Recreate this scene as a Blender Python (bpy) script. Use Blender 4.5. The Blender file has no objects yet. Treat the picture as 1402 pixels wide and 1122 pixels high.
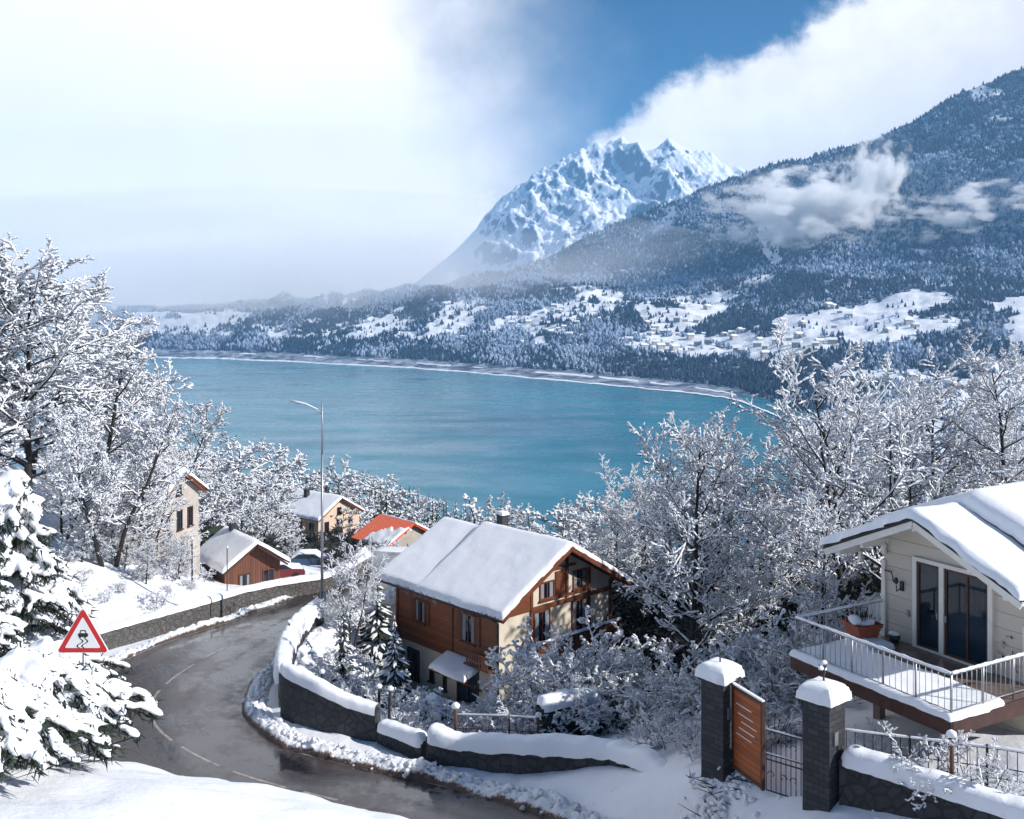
import bpy, math, random
import numpy as np
R = math.radians
F = 1350.0; HX = 701.0; HY = 430.0
scene = bpy.context.scene
COL = scene.collection

def W(px, py, Y):
    return np.array([(px-HX)/F*Y, Y, -(py-HY)/F*Y])

# ------------------------------------------------------------------ noise
def _hash(ix, iy, seed):
    h = (ix.astype(np.int64)*374761393 + iy.astype(np.int64)*668265263 + seed*1442695041) & 0xffffffff
    h = ((h ^ (h >> 13))*1274126177) & 0xffffffff
    h = h ^ (h >> 16)
    return (h & 0xffff)/65535.0
def vnoise(x, y, seed=0):
    x = np.asarray(x, float); y = np.asarray(y, float)
    ix = np.floor(x); iy = np.floor(y); fx = x-ix; fy = y-iy
    ix = ix.astype(np.int64); iy = iy.astype(np.int64)
    u = fx*fx*fx*(fx*(fx*6-15)+10); v = fy*fy*fy*(fy*(fy*6-15)+10)
    a = _hash(ix, iy, seed); b = _hash(ix+1, iy, seed); c = _hash(ix, iy+1, seed); d = _hash(ix+1, iy+1, seed)
    return (a*(1-u)+b*u)*(1-v)+(c*(1-u)+d*u)*v
def fbm(x, y, oct=4, seed=0, gain=.5):
    s = 0; a = 1; t = 0
    for i in range(oct):
        s = s + a*(vnoise(x*2**i+i*17.3, y*2**i+i*9.1, seed+i)*2-1); t += a; a *= gain
    return s/t
def ridged(x, y, oct=5, seed=0, gain=.5):
    s = 0; a = 1; t = 0
    for i in range(oct):
        s = s + a*(1-np.abs(vnoise(x*2**i+i*7.7, y*2**i+i*3.1, seed+i)*2-1)*1.6); t += a; a *= gain
    return s/t
def sstep(a, b, x):
    t = np.clip((x-a)/(b-a), 0, 1); return t*t*(3-2*t)

# ------------------------------------------------------------------ materials
def mat_new(name):
    m = bpy.data.materials.new(name); m.use_nodes = True
    nt = m.node_tree; return m, nt, nt.nodes['Principled BSDF']
def N(nt, t, **kw):
    n = nt.nodes.new(t)
    for k, v in kw.items():
        if k in n.inputs: n.inputs[k].default_value = v
        else: setattr(n, k, v)
    return n
def L(nt, a, b): nt.links.new(a, b)
def ramp(nt, fac, stops):
    r = nt.nodes.new('ShaderNodeValToRGB'); L(nt, fac, r.inputs[0])
    el = r.color_ramp.elements
    while len(el) < len(stops): el.new(.5)
    for e, (p, c) in zip(el, stops):
        e.position = p; e.color = (c, c, c, 1) if isinstance(c, (int, float)) else (*c, 1)
    return r.outputs[0]
def noise(nt, scale, detail=4, rough=.55, coord='Object', stretch=None):
    tc = nt.nodes.new('ShaderNodeTexCoord'); n = N(nt, 'ShaderNodeTexNoise', Scale=scale, Detail=detail, Roughness=rough)
    if stretch:
        mp = N(nt, 'ShaderNodeMapping'); mp.inputs['Scale'].default_value = stretch
        L(nt, tc.outputs[coord], mp.inputs[0]); L(nt, mp.outputs[0], n.inputs['Vector'])
    else: L(nt, tc.outputs[coord], n.inputs['Vector'])
    return n.outputs['Fac']
def bump(nt, h, bsdf, strength=.3, dist=.05):
    b = N(nt, 'ShaderNodeBump', Strength=strength, Distance=dist); L(nt, h, b.inputs['Height']); L(nt, b.outputs[0], bsdf.inputs['Normal']); return b
def simple(name, col, rough=.6, var=.25, scale=6, bs=.2, bd=.02, metal=0, stretch=None, coord='Object'):
    m, nt, b = mat_new(name)
    n = noise(nt, scale, 5, .6, coord, stretch)
    c0 = tuple(c*(1-var) for c in col); c1 = tuple(min(1, c*(1+var)) for c in col)
    L(nt, ramp(nt, n, [(.3, c0), (.7, c1)]), b.inputs['Base Color'])
    b.inputs['Roughness'].default_value = rough; b.inputs['Metallic'].default_value = metal
    if bs: bump(nt, n, b, bs, bd)
    return m
def mix(nt, fac, a, b):
    m = nt.nodes.new('ShaderNodeMix'); m.data_type = 'RGBA'
    if isinstance(fac, float): m.inputs[0].default_value = fac
    else: L(nt, fac, m.inputs[0])
    for v, i in ((a, 6), (b, 7)):
        if isinstance(v, tuple): m.inputs[i].default_value = (*v, 1)
        else: L(nt, v, m.inputs[i])
    return m.outputs[2]
M = {}
def snow_mat(name, col=(.84, .86, .9), s1=1.3, s2=14, d=.06):
    m, nt, b = mat_new(name)
    n1 = noise(nt, s1, 5, .6); n2 = noise(nt, s2, 4, .7)
    ad = N(nt, 'ShaderNodeMath', operation='MULTIPLY_ADD'); L(nt, n2, ad.inputs[0]); ad.inputs[1].default_value = .25; L(nt, n1, ad.inputs[2])
    bump(nt, ad.outputs[0], b, .7, d)
    L(nt, ramp(nt, n1, [(.25, tuple(c*.95 for c in col)), (.7, col)]), b.inputs['Base Color'])
    b.inputs['Roughness'].default_value = .7; b.inputs['Specular IOR Level'].default_value = .25
    return m
M['snow'] = snow_mat('snow')
M['roof_snow'] = snow_mat('roof_snow', s1=.8, s2=9, d=.05)
M['tree_snow'] = simple('tree_snow', (.86, .88, .92), .75, .03, 3, .0)
# dirty kerb snow
m, nt, b = mat_new('kerb_snow')
n1 = noise(nt, 2.2, 6, .7); n2 = noise(nt, 9, 5, .7)
at = N(nt, 'ShaderNodeAttribute', attribute_name='dirt')
ad = N(nt, 'ShaderNodeMath', operation='MULTIPLY_ADD'); L(nt, n2, ad.inputs[0]); ad.inputs[1].default_value = .9; L(nt, at.outputs['Fac'], ad.inputs[2])
L(nt, ramp(nt, ad.outputs[0], [(.70, (.82, .84, .88)), (.86, (.40, .34, .30)), (.96, (.07, .045, .035))]), b.inputs['Base Color'])
bump(nt, n2, b, .8, .12); b.inputs['Roughness'].default_value = .6
M['kerb_snow'] = m
# ground
m, nt, b = mat_new('ground_snow')
n1 = noise(nt, .55, 6, .6); n2 = noise(nt, 5, 6, .65); n3 = noise(nt, 1.6, 8, .75)
ad = N(nt, 'ShaderNodeMath', operation='MULTIPLY_ADD'); L(nt, n2, ad.inputs[0]); ad.inputs[1].default_value = .3; L(nt, n1, ad.inputs[2])
bump(nt, ad.outputs[0], b, .5, .18)
cs = mix(nt, ramp(nt, n3, [(.66, 0.), (.72, 1.)]), (.77, .79, .83), (.16, .12, .08))
L(nt, cs, b.inputs['Base Color'])
b.inputs['Roughness'].default_value = .7; b.inputs['Specular IOR Level'].default_value = .25
M['ground'] = m
# road
m, nt, b = mat_new('wet_asphalt')
n1 = noise(nt, .35, 6, .65); n2 = noise(nt, 2.5, 6, .7); n3 = noise(nt, 60, 2, .5)
L(nt, mix(nt, ramp(nt, n2, [(.35, 0.), (.75, 1.)]), ramp(nt, n1, [(.42, (.006, .009, .017)), (.62, (.026, .017, .015))]), (.024, .018, .017)), b.inputs['Base Color'])
ad = N(nt, 'ShaderNodeMath', operation='MULTIPLY_ADD'); L(nt, n2, ad.inputs[0]); ad.inputs[1].default_value = .35; L(nt, n1, ad.inputs[2])
at = N(nt, 'ShaderNodeAttribute', attribute_name='across')
tr_ = ramp(nt, at.outputs['Fac'], [(.0, 1.), (.10, .75), (.17, 0.), (.24, 0.), (.31, .6), (.39, 0.), (.46, .1), (.50, .8), (.55, .1), (.62, 0.), (.70, .6), (.77, 0.), (.84, 0.), (.90, .8), (1.0, 1.)])
sl_ = N(nt, 'ShaderNodeMath', operation='MULTIPLY'); L(nt, tr_, sl_.inputs[0]); L(nt, ramp(nt, n2, [(.3, .1), (.62, .8)]), sl_.inputs[1])
bc = b.inputs['Base Color'].links[0].from_socket; L(nt, mix(nt, sl_.outputs[0], bc, (.05, .031, .026)), b.inputs['Base Color'])
rr_ = N(nt, 'ShaderNodeMath', operation='MULTIPLY_ADD'); L(nt, sl_.outputs[0], rr_.inputs[0]); rr_.inputs[1].default_value = .35; L(nt, ramp(nt, ad.outputs[0], [(.52, .03), (.74, .38)]), rr_.inputs[2]); L(nt, rr_.outputs[0], b.inputs['Roughness'])
L(nt, ramp(nt, rr_.outputs[0], [(.2, .05), (.6, .4)]), b.inputs['Coat Roughness'])
bump(nt, n3, b, .10, .008); b.inputs['Coat Weight'].default_value = .8; b.inputs['Coat Roughness'].default_value = .09; b.inputs['Coat IOR'].default_value = 1.33; b.inputs['Specular IOR Level'].default_value = .35; M['road'] = m
M['marking'] = simple('road_paint', (.26, .235, .22), .45, .5, 3, 0)
M['bark'] = simple('bark', (.022, .017, .015), .85, .5, 8, .4, .03)
M['twig'] = simple('twig_bark', (.020, .018, .020), .85, .4, 4, 0)
M['needle'] = simple('needles', (.018, .032, .018), .8, .6, 5, 0)
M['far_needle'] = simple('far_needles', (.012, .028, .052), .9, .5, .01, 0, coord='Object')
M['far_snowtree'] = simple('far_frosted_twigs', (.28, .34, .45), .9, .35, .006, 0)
M['rust'] = simple('rust_metal', (.10, .045, .03), .7, .4, 8)
M['steel'] = simple('galvanised_steel', (.33, .34, .36), .45, .1, 10, .05, .002, .7)
M['dark_metal'] = simple('dark_metal', (.03, .032, .036), .5, .2, 12, .05, .002, .3)
M['white_paint'] = simple('white_painted_timber', (.70, .68, .63), .55, .05, 3, .08, .01)
M['cream'] = simple('cream_stucco', (.62, .55, .45), .8, .12, .9, .25, .01)
M['stucco_white'] = simple('white_stucco', (.72, .70, .66), .8, .06, 1.5, .25, .01)
M['pink_stucco'] = simple('peach_stucco', (.66, .50, .38), .8, .10, .6, .1, .01)
M['grey_stucco'] = simple('aged_render', (.44, .39, .34), .85, .22, .7, .2, .02)
M['dark_tile'] = simple('dark_roof_edge', (.018, .019, .022), .6, .3, 5, .4, .02)
M['orange_tile'] = simple('orange_roof_sheet', (.85, .12, .03), .5, .12, 2, .1, .01)
M['terracotta'] = simple('terracotta', (.30, .075, .035), .7, .2, 5, .2, .01)
M['tile_floor'] = simple('wet_tile_floor', (.16, .12, .10), .25, .3, 2.5, .05, .005)
M['curtain'] = simple('curtain', (.22, .24, .27), .8, .2, 8, .3, .02, stretch=(9, 9, .3))
M['red'] = simple('red_reflective', (.55, .012, .015), .4, .04, 5, 0)
M['sign_white'] = simple('sign_white', (.80, .80, .78), .4, .03, 3, 0)
M['black'] = simple('sign_black', (.01, .01, .01), .5, .1, 3, 0)
def glass(name, col, rough=.05):
    m, nt, b = mat_new(name)
    n = noise(nt, .6, 3)
    L(nt, ramp(nt, n, [(.35, tuple(c*.4 for c in col)), (.7, col)]), b.inputs['Base Color'])
    b.inputs['Roughness'].default_value = rough; b.inputs['IOR'].default_value = 1.45
    return m
M['glass'] = glass('window_glass', (.008, .022, .04))
m, nt, b = mat_new('ice'); b.inputs['Base Color'].default_value = (.75, .85, .95, 1); b.inputs['Roughness'].default_value = .1; b.inputs['Transmission Weight'].default_value = .6; M['ice'] = m
def planks(name, col, scale, axis='Z', gap=.12, var=.45, rough=.6):
    """boards: stripes across one local axis with dark joints and a grain"""
    m, nt, b = mat_new(name)
    tc = N(nt, 'ShaderNodeTexCoord'); sp = N(nt, 'ShaderNodeSeparateXYZ'); L(nt, tc.outputs['Object'], sp.inputs[0])
    mu = N(nt, 'ShaderNodeMath', operation='MULTIPLY'); L(nt, sp.outputs[axis], mu.inputs[0]); mu.inputs[1].default_value = scale
    fr = N(nt, 'ShaderNodeMath', operation='FRACT'); L(nt, mu.outputs[0], fr.inputs[0])
    fl = N(nt, 'ShaderNodeMath', operation='FLOOR'); L(nt, mu.outputs[0], fl.inputs[0])
    wn = N(nt, 'ShaderNodeTexWhiteNoise', noise_dimensions='1D'); L(nt, fl.outputs[0], wn.inputs['W'])
    st = (1.2, 1.2, 14) if axis == 'Z' else (14, 14, 1.2)
    g = noise(nt, 1.6, 7, .65, 'Object', st)
    c0 = tuple(c*(1-var) for c in col); c1 = tuple(c*(1+var) for c in col)
    cc = mix(nt, .45, ramp(nt, g, [(.3, c0), (.7, c1)]), ramp(nt, wn.outputs['Value'], [(0., c0), (1., c1)]))
    jt = ramp(nt, fr.outputs[0], [(0., 0.), (gap, 1.), (1-gap*.3, 1.), (1., .3)])
    L(nt, mix(nt, jt, tuple(c*.15 for c in col), cc), b.inputs['Base Color'])
    b.inputs['Roughness'].default_value = rough; bump(nt, jt, b, .6, .02)
    return m
M['timber'] = planks('larch_cladding', (.22, .066, .019), 5.5)
M['timber_plain'] = simple('stained_timber', (.15, .045, .017), .55, .35, 3, .3, .01, stretch=(1, 1, 6))
M['timber_dark'] = simple('dark_stained_timber', (.055, .022, .014), .6, .35, 3, .3, .01)
M['white_boards'] = planks('white_board_wall', (.54, .49, .42), 2.2, gap=.03, var=.07)
M['gate_boards'] = planks('gate_boards', (.33, .085, .02), 6.0, gap=.09, var=.35)
M['cabin_boards'] = planks('cabin_boards', (.13, .045, .022), 5, 'X')
def stone(name, cols, scale, mortar=(.02, .02, .022)):
    m, nt, b = mat_new(name)
    tc = N(nt, 'ShaderNodeTexCoord')
    v = N(nt, 'ShaderNodeTexVoronoi', Scale=scale); v.feature = 'DISTANCE_TO_EDGE'; L(nt, tc.outputs['Object'], v.inputs['Vector'])
    v2 = N(nt, 'ShaderNodeTexVoronoi', Scale=scale); L(nt, tc.outputs['Object'], v2.inputs['Vector'])
    e = ramp(nt, v.outputs['Distance'], [(.02, 0.), (.09, 1.)])
    sp = N(nt, 'ShaderNodeSeparateColor'); L(nt, v2.outputs['Color'], sp.inputs[0])
    cc = mix(nt, ramp(nt, noise(nt, 7, 6, .7), [(.35, 0.), (.7, 1.)]), ramp(nt, sp.outputs[0], [(0., cols[0]), (1., cols[1])]), cols[2])
    L(nt, mix(nt, e, mortar, cc), b.inputs['Base Color']); b.inputs['Roughness'].default_value = .8
    bump(nt, e, b, .8, .04); return m
M['stone_dark'] = stone('dark_stone', ((.018, .019, .024), (.05, .052, .06), (.035, .036, .042)), 2.6)
M['stone_grey'] = stone('grey_stone', ((.11, .105, .10), (.16, .15, .145), (.055, .05, .045)), 3.6, (.075, .07, .065))
def brick(name, c1, c2, mortar, scale=3.0):
    m, nt, b = mat_new(name)
    tc = N(nt, 'ShaderNodeTexCoord'); sp = N(nt, 'ShaderNodeSeparateXYZ'); L(nt, tc.outputs['Object'], sp.inputs[0])
    ad = N(nt, 'ShaderNodeMath', operation='ADD'); L(nt, sp.outputs['X'], ad.inputs[0]); L(nt, sp.outputs['Y'], ad.inputs[1])
    cb = N(nt, 'ShaderNodeCombineXYZ'); L(nt, ad.outputs[0], cb.inputs[0]); L(nt, sp.outputs['Z'], cb.inputs[1])
    t = N(nt, 'ShaderNodeTexBrick', Scale=scale); t.inputs['Color1'].default_value = (*c1, 1); t.inputs['Color2'].default_value = (*c2, 1)
    t.inputs['Mortar'].default_value = (*mortar, 1); t.inputs['Mortar Size'].default_value = .02; L(nt, cb.outputs[0], t.inputs['Vector'])
    L(nt, t.outputs['Color'], b.inputs['Base Color']); b.inputs['Roughness'].default_value = .75
    b2 = N(nt, 'ShaderNodeBump', Strength=.8, Distance=.03); b2.invert = True; L(nt, t.outputs['Fac'], b2.inputs['Height']); L(nt, b2.outputs[0], b.inputs['Normal'])
    return m
M['pillar'] = brick('pillar_stone', (.020, .022, .028), (.045, .048, .056), (.012, .012, .014), 1.6)
# lake
m, nt, b = mat_new('lake_water')
n = noise(nt, .004, 5, .6); n2 = noise(nt, .12, 4, .65, 'Object', (1, 1.2, 1))
L(nt, ramp(nt, n, [(.3, (.002, .11, .17)), (.7, (.010, .20, .27))]), b.inputs['Base Color'])
L(nt, ramp(nt, noise(nt, .006, 6, .65, 'Object', (1.2, 2.2, 1)), [(.35, .12), (.68, .42)]), b.inputs['Roughness']); b.inputs['IOR'].default_value = 1.33; bump(nt, n2, b, .22, 1.0); M['water'] = m
# mountain forest floor / snow
m, nt, b = mat_new('mountain_slope')
at = N(nt, 'ShaderNodeAttribute', attribute_name='open')
n = noise(nt, .02, 8, .75); n2 = noise(nt, .0035, 6, .7)
c = mix(nt, ramp(nt, n, [(.42, 0.), (.62, 1.)]), (.02, .04, .07), (.40, .45, .54))
c = mix(nt, ramp(nt, at.outputs['Fac'], [(.35, 0.), (.6, 1.)]), c, (.82, .84, .88))
L(nt, c, b.inputs['Base Color']); b.inputs['Roughness'].default_value = .9; bump(nt, n, b, .6, 14); M['slope'] = m
m, nt, b = mat_new('alpine_rock_snow')
g = N(nt, 'ShaderNodeNewGeometry'); sp = N(nt, 'ShaderNodeSeparateXYZ'); L(nt, g.outputs['Normal'], sp.inputs[0])
n = noise(nt, .0024, 9, .68, 'Object', (1.6, 1, .5))
ad = N(nt, 'ShaderNodeMath', operation='MULTIPLY_ADD'); L(nt, n, ad.inputs[0]); ad.inputs[1].default_value = .9; L(nt, sp.outputs['Z'], ad.inputs[2])
L(nt, ramp(nt, ad.outputs[0], [(.93, (.02, .035, .07)), (1.05, (.84, .86, .9))]), b.inputs['Base Color'])
b.inputs['Roughness'].default_value = .9; bump(nt, n, b, .9, 60); M['alpine'] = m

# ------------------------------------------------------------------ mesh builder
class MB:
    def __init__(s): s.v = []; s.f = []; s.n = 0
    def add(s, verts, faces, mat=0, smooth=False):
        verts = np.asarray(verts, float).reshape(-1, 3); faces = np.asarray(faces, np.int64)
        s.v.append(verts); s.f.append((faces+s.n, mat, smooth)); s.n += len(verts); return s
    def box(s, c, size, mat=0, rz=0, rot=None):
        x, y, z = [a/2 for a in size]
        v = np.array([[-x,-y,-z],[x,-y,-z],[x,y,-z],[-x,y,-z],[-x,-y,z],[x,-y,z],[x,y,z],[-x,y,z]])
        if rz: v = v @ np.array([[math.cos(rz), math.sin(rz), 0],[-math.sin(rz), math.cos(rz), 0],[0,0,1]])
        if rot is not None: v = v @ np.asarray(rot).T
        return s.add(v+np.asarray(c), [[3,2,1,0],[4,5,6,7],[0,1,5,4],[1,2,6,5],[2,3,7,6],[3,0,4,7]], mat)
    def bar(s, p0, p1, w, h, mat=0):
        """box beam from p0 to p1, w sideways, h vertical-ish"""
        p0 = np.asarray(p0, float); p1 = np.asarray(p1, float); d = p1-p0; ln = np.linalg.norm(d); d = d/ln
        up = np.array([0, 0, 1.]) if abs(d[2]) < .95 else np.array([0, 1., 0])
        sx = np.cross(d, up); sx /= np.linalg.norm(sx); uz = np.cross(sx, d)
        return s.box((p0+p1)/2, (w, ln, h), mat, rot=np.stack([sx, d, uz], 1))
    def prism(s, poly, a, b, axis=1, mat=0):
        """polygon (in the two other axes) extruded from a to b along axis"""
        n = len(poly); v = []
        for t in (a, b):
            for p, q in poly:
                v.append({0: (t, p, q), 1: (p, t, q), 2: (p, q, t)}[axis])
        s.add(v, [[i, (i+1) % n, n+(i+1) % n, n+i] for i in range(n)], mat)
        base = s.n-2*n
        s.f.append((np.array([[base+i for i in range(n)]]), mat, False)); s.f.append((np.array([[base+n+i for i in range(n)][::-1]]), mat, False))
        return s
    def tubes(s, P0, P1, r0, r1, sides=3, mat=0, flat=1.0):
        P0 = np.asarray(P0, float).reshape(-1, 3); P1 = np.asarray(P1, float).reshape(-1, 3); n = len(P0)
        if n == 0: return s
        r0 = np.broadcast_to(r0, n); r1 = np.broadcast_to(r1, n)
        d = P1-P0; d /= np.linalg.norm(d, axis=1)[:, None]+1e-9
        up = np.where(np.abs(d[:, 2:3]) < .95, [[0, 0, 1.]], [[1., 0, 0]])
        a = np.cross(d, up); a /= np.linalg.norm(a, axis=1)[:, None]; b = np.cross(a, d)
        V = []
        for P, r in ((P0, r0), (P1, r1)):
            for k in range(sides):
                t = 2*math.pi*k/sides+.5
                V.append(P+(a*math.cos(t)+b*math.sin(t)*flat)*r[:, None])
        V = np.stack(V, 1).reshape(-1, 3)
        off = (np.arange(n)*2*sides)[:, None, None]
        fc = np.array([[k, (k+1) % sides, sides+(k+1) % sides, sides+k] for k in range(sides)])[None]
        return s.add(V, (fc+off).reshape(-1, 4), mat, True)
    def path(s, pts, rad, sides=8, mat=0):
        """continuous tube along points with caps"""
        pts = np.asarray(pts, float); rad = np.broadcast_to(rad, len(pts)); rings = []
        for i, p in enumerate(pts):
            d = pts[min(i+1, len(pts)-1)]-pts[max(i-1, 0)]; d = d/(np.linalg.norm(d)+1e-9)
            up = np.array([0, 0, 1.]) if abs(d[2]) < .9 else np.array([0, 1., 0])
            a = np.cross(d, up); a /= np.linalg.norm(a); b = np.cross(a, d)
            rings.append([p+(a*math.cos(2*math.pi*k/sides)+b*math.sin(2*math.pi*k/sides))*rad[i] for k in range(sides)])
        n0 = s.n; n = len(pts)
        s.add(np.array(rings).reshape(-1, 3), [[i*sides+k, i*sides+(k+1) % sides, (i+1)*sides+(k+1) % sides, (i+1)*sides+k] for i in range(n-1) for k in range(sides)], mat, True)
        s.f.append((np.array([[n0+k for k in range(sides)][::-1]]), mat, False)); s.f.append((np.array([[n0+(n-1)*sides+k for k in range(sides)]]), mat, False))
        return s
    def grid(s, P, mat=0, smooth=True, flip=False):
        P = np.asarray(P, float); a, b = P.shape[:2]
        i = np.arange(a*b).reshape(a, b)
        f = np.stack([i[:-1, :-1], i[1:, :-1], i[1:, 1:], i[:-1, 1:]], -1).reshape(-1, 4)
        if flip: f = f[:, ::-1]
        return s.add(P.reshape(-1, 3), f, mat, smooth)
    def blobs(s, C, S, rz, tilt=None, mat=0, jit=.12, rng=None, tmpl=None):
        """many ellipsoids: centre, (sx,sy,sz), heading, tilt"""
        tv, tf = tmpl if tmpl is not None else ICO
        C = np.asarray(C, float); S = np.asarray(S, float); n = len(C)
        if n == 0: return s
        rng = rng or np.random.default_rng(1)
        V = tv[None]*S[:, None, :]*(1+rng.uniform(-jit, jit, (n, len(tv), 1)))
        if tilt is not None:
            c, q = np.cos(tilt)[:, None], np.sin(tilt)[:, None]
            V = np.stack([V[..., 0]*c+V[..., 2]*q, V[..., 1], -V[..., 0]*q+V[..., 2]*c], -1)
        c, q = np.cos(rz)[:, None], np.sin(rz)[:, None]
        V = np.stack([V[..., 0]*c-V[..., 1]*q, V[..., 0]*q+V[..., 1]*c, V[..., 2]], -1)+C[:, None, :]
        off = (np.arange(n)*len(tv))[:, None, None]
        return s.add(V.reshape(-1, 3), (tf[None]+off).reshape(-1, tf.shape[1]), mat, True)
    def mesh(s, name, mats):
        me = bpy.data.meshes.new(name)
        V = np.concatenate(s.v); me.vertices.add(len(V)); me.vertices.foreach_set('co', V.ravel())
        loops = np.concatenate([f.ravel() for f, _, _ in s.f]); tot = np.concatenate([np.full(len(f), f.shape[1]) for f, _, _ in s.f])
        me.loops.add(len(loops)); me.loops.foreach_set('vertex_index', loops.astype(np.int32))
        me.polygons.add(len(tot)); start = np.concatenate([[0], np.cumsum(tot)[:-1]])
        me.polygons.foreach_set('loop_start', start.astype(np.int32)); me.polygons.foreach_set('loop_total', tot.astype(np.int32))
        me.polygons.foreach_set('material_index', np.concatenate([np.full(len(f), m) for f, m, _ in s.f]).astype(np.int32))
        me.polygons.foreach_set('use_smooth', np.concatenate([np.full(len(f), sm) for f, _, sm in s.f]))
        for m in mats: me.materials.append(m)
        me.update(calc_edges=True); me.validate()
        return me
    def obj(s, name, mats, parent=None, loc=None):
        if not isinstance(mats, (list, tuple)): mats = [mats]
        o = bpy.data.objects.new(name, s.mesh(name, mats)); COL.objects.link(o)
        if parent: o.parent = parent
        if loc is not None: o.location = loc
        return o
def _ico(sub):
    import bmesh
    bm = bmesh.new(); bmesh.ops.create_icosphere(bm, subdivisions=sub, radius=1)
    v = np.array([x.co[:] for x in bm.verts]); f = np.array([[x.index for x in p.verts] for p in bm.faces]); bm.free(); return v, f
ICO = _ico(2); ICO1 = _ico(1)
def remeshed(o, voxel, smooth=2, disp=0):
    """fuse overlapping lumps into one skin"""
    md = o.modifiers.new('r', 'REMESH'); md.mode = 'VOXEL'; md.voxel_size = voxel; md.use_smooth_shade = True
    if smooth:
        sm = o.modifiers.new('s', 'SMOOTH'); sm.iterations = smooth; sm.factor = .5
    dg = bpy.context.evaluated_depsgraph_get(); me = bpy.data.meshes.new_from_object(o.evaluated_get(dg))
    o.modifiers.clear(); old = o.data; o.data = me; me.name = old.name
    if disp:
        n = len(me.vertices); co = np.empty(n*3); me.vertices.foreach_get('co', co); co = co.reshape(-1, 3)
        no = np.empty(n*3); me.vertex_normals.foreach_get('vector', no); no = no.reshape(-1, 3)
        d = fbm(co[:, 0]*3+co[:, 2]*2, co[:, 1]*3-co[:, 2]*2, 4, 3)
        me.vertices.foreach_set('co', (co+no*d[:, None]*disp).ravel())
    me.polygons.foreach_set('use_smooth', np.ones(len(me.polygons), bool)); me.update()
    return o

def tag(o, label=None, cat=None, group=None, kind=None):
    if label: o['label'] = label
    if cat: o['category'] = cat
    if group: o['group'] = group
    if kind: o['kind'] = kind
    return o
def empty(name, loc, rz=0, label=None, cat=None, group=None):
    o = bpy.data.objects.new(name, None); COL.objects.link(o); o.location = loc; o.rotation_euler = (0, 0, rz)
    return tag(o, label, cat, group)
def kids(o): return [c for c in ALL_KIDS.get(o.name, [])] if False else list(o.children)
def copy_tree(o, parent=None):
    c = o.copy(); COL.objects.link(c)
    if parent: c.parent = parent
    for ch in list(o.children): copy_tree(ch, c)
    return c

# ------------------------------------------------------------------ road geometry
def Hroad(px): return float(np.interp(px, [-2000, 430, 560, 700, 800, 920, 1100], [17.3, 17.3, 17.2, 16.4, 15.7, 14.8, 13.8]))
def G(px, py, dz=0):
    h = Hroad(px)+dz; return W(px, py, h*F/(py-HY))
inner_px = [(570, 772), (540, 792), (510, 812), (480, 830), (445, 850), (412, 878), (383, 906), (350, 929), (340, 950), (341, 975), (350, 990), (380, 1018), (426, 1036), (502, 1054), (563, 1070), (624, 1081), (700, 1093), (800, 1120), (920, 1160), (1060, 1215)]
cent_px = [(560, 758), (530, 778), (500, 797), (472, 814), (445, 829), (402, 843), (350, 868), (297, 892), (239, 926), (205, 957), (203, 985), (222, 1008), (255, 1029), (303, 1053), (339, 1066), (430, 1090), (530, 1112), (640, 1142), (760, 1190), (880, 1250), (1010, 1340)]
def resamp(P, n):
    P = np.asarray(P); d = np.r_[0, np.cumsum(np.linalg.norm(np.diff(P[:, :2], axis=0), axis=1))]
    t = np.linspace(0, d[-1], n); return np.stack([np.interp(t, d, P[:, k]) for k in range(3)], 1)
def smooth_path(P, it=6):
    P = P.copy()
    for _ in range(it): P[1:-1] = .25*P[:-2]+.5*P[1:-1]+.25*P[2:]
    return P
NR = 140
CEN = smooth_path(resamp([G(*p) for p in cent_px], NR), 14)
INN0 = smooth_path(resamp([G(*p) for p in inner_px], 400), 10)
tan = np.gradient(CEN[:, :2], axis=0); tan /= np.linalg.norm(tan, axis=1)[:, None]
nrm = np.stack([-tan[:, 1], tan[:, 0]], 1)   # left of travel
# inner edge: where it is nearest; half width smoothly varied
dist = np.linalg.norm(CEN[:, None, :2]-INN0[None, :, :2], axis=2).min(1)
hw = np.clip(dist, 2.6, 4.6)
for _ in range(8): hw[1:-1] = .25*hw[:-2]+.5*hw[1:-1]+.25*hw[2:]
sgn = np.sign(((INN0[np.linalg.norm(CEN[NR//2, None, :2]-INN0[None, :, :2], axis=2)[0].argmin(), :2])-CEN[NR//2, :2])@nrm[NR//2])
INN = np.c_[CEN[:, :2]+sgn*nrm*hw[:, None], CEN[:, 2]]
OUT = np.c_[CEN[:, :2]-sgn*nrm*(hw*1.0)[:, None], CEN[:, 2]]
INN[0:] = smooth_path(INN, 6); OUT = smooth_path(OUT, 6)

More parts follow.
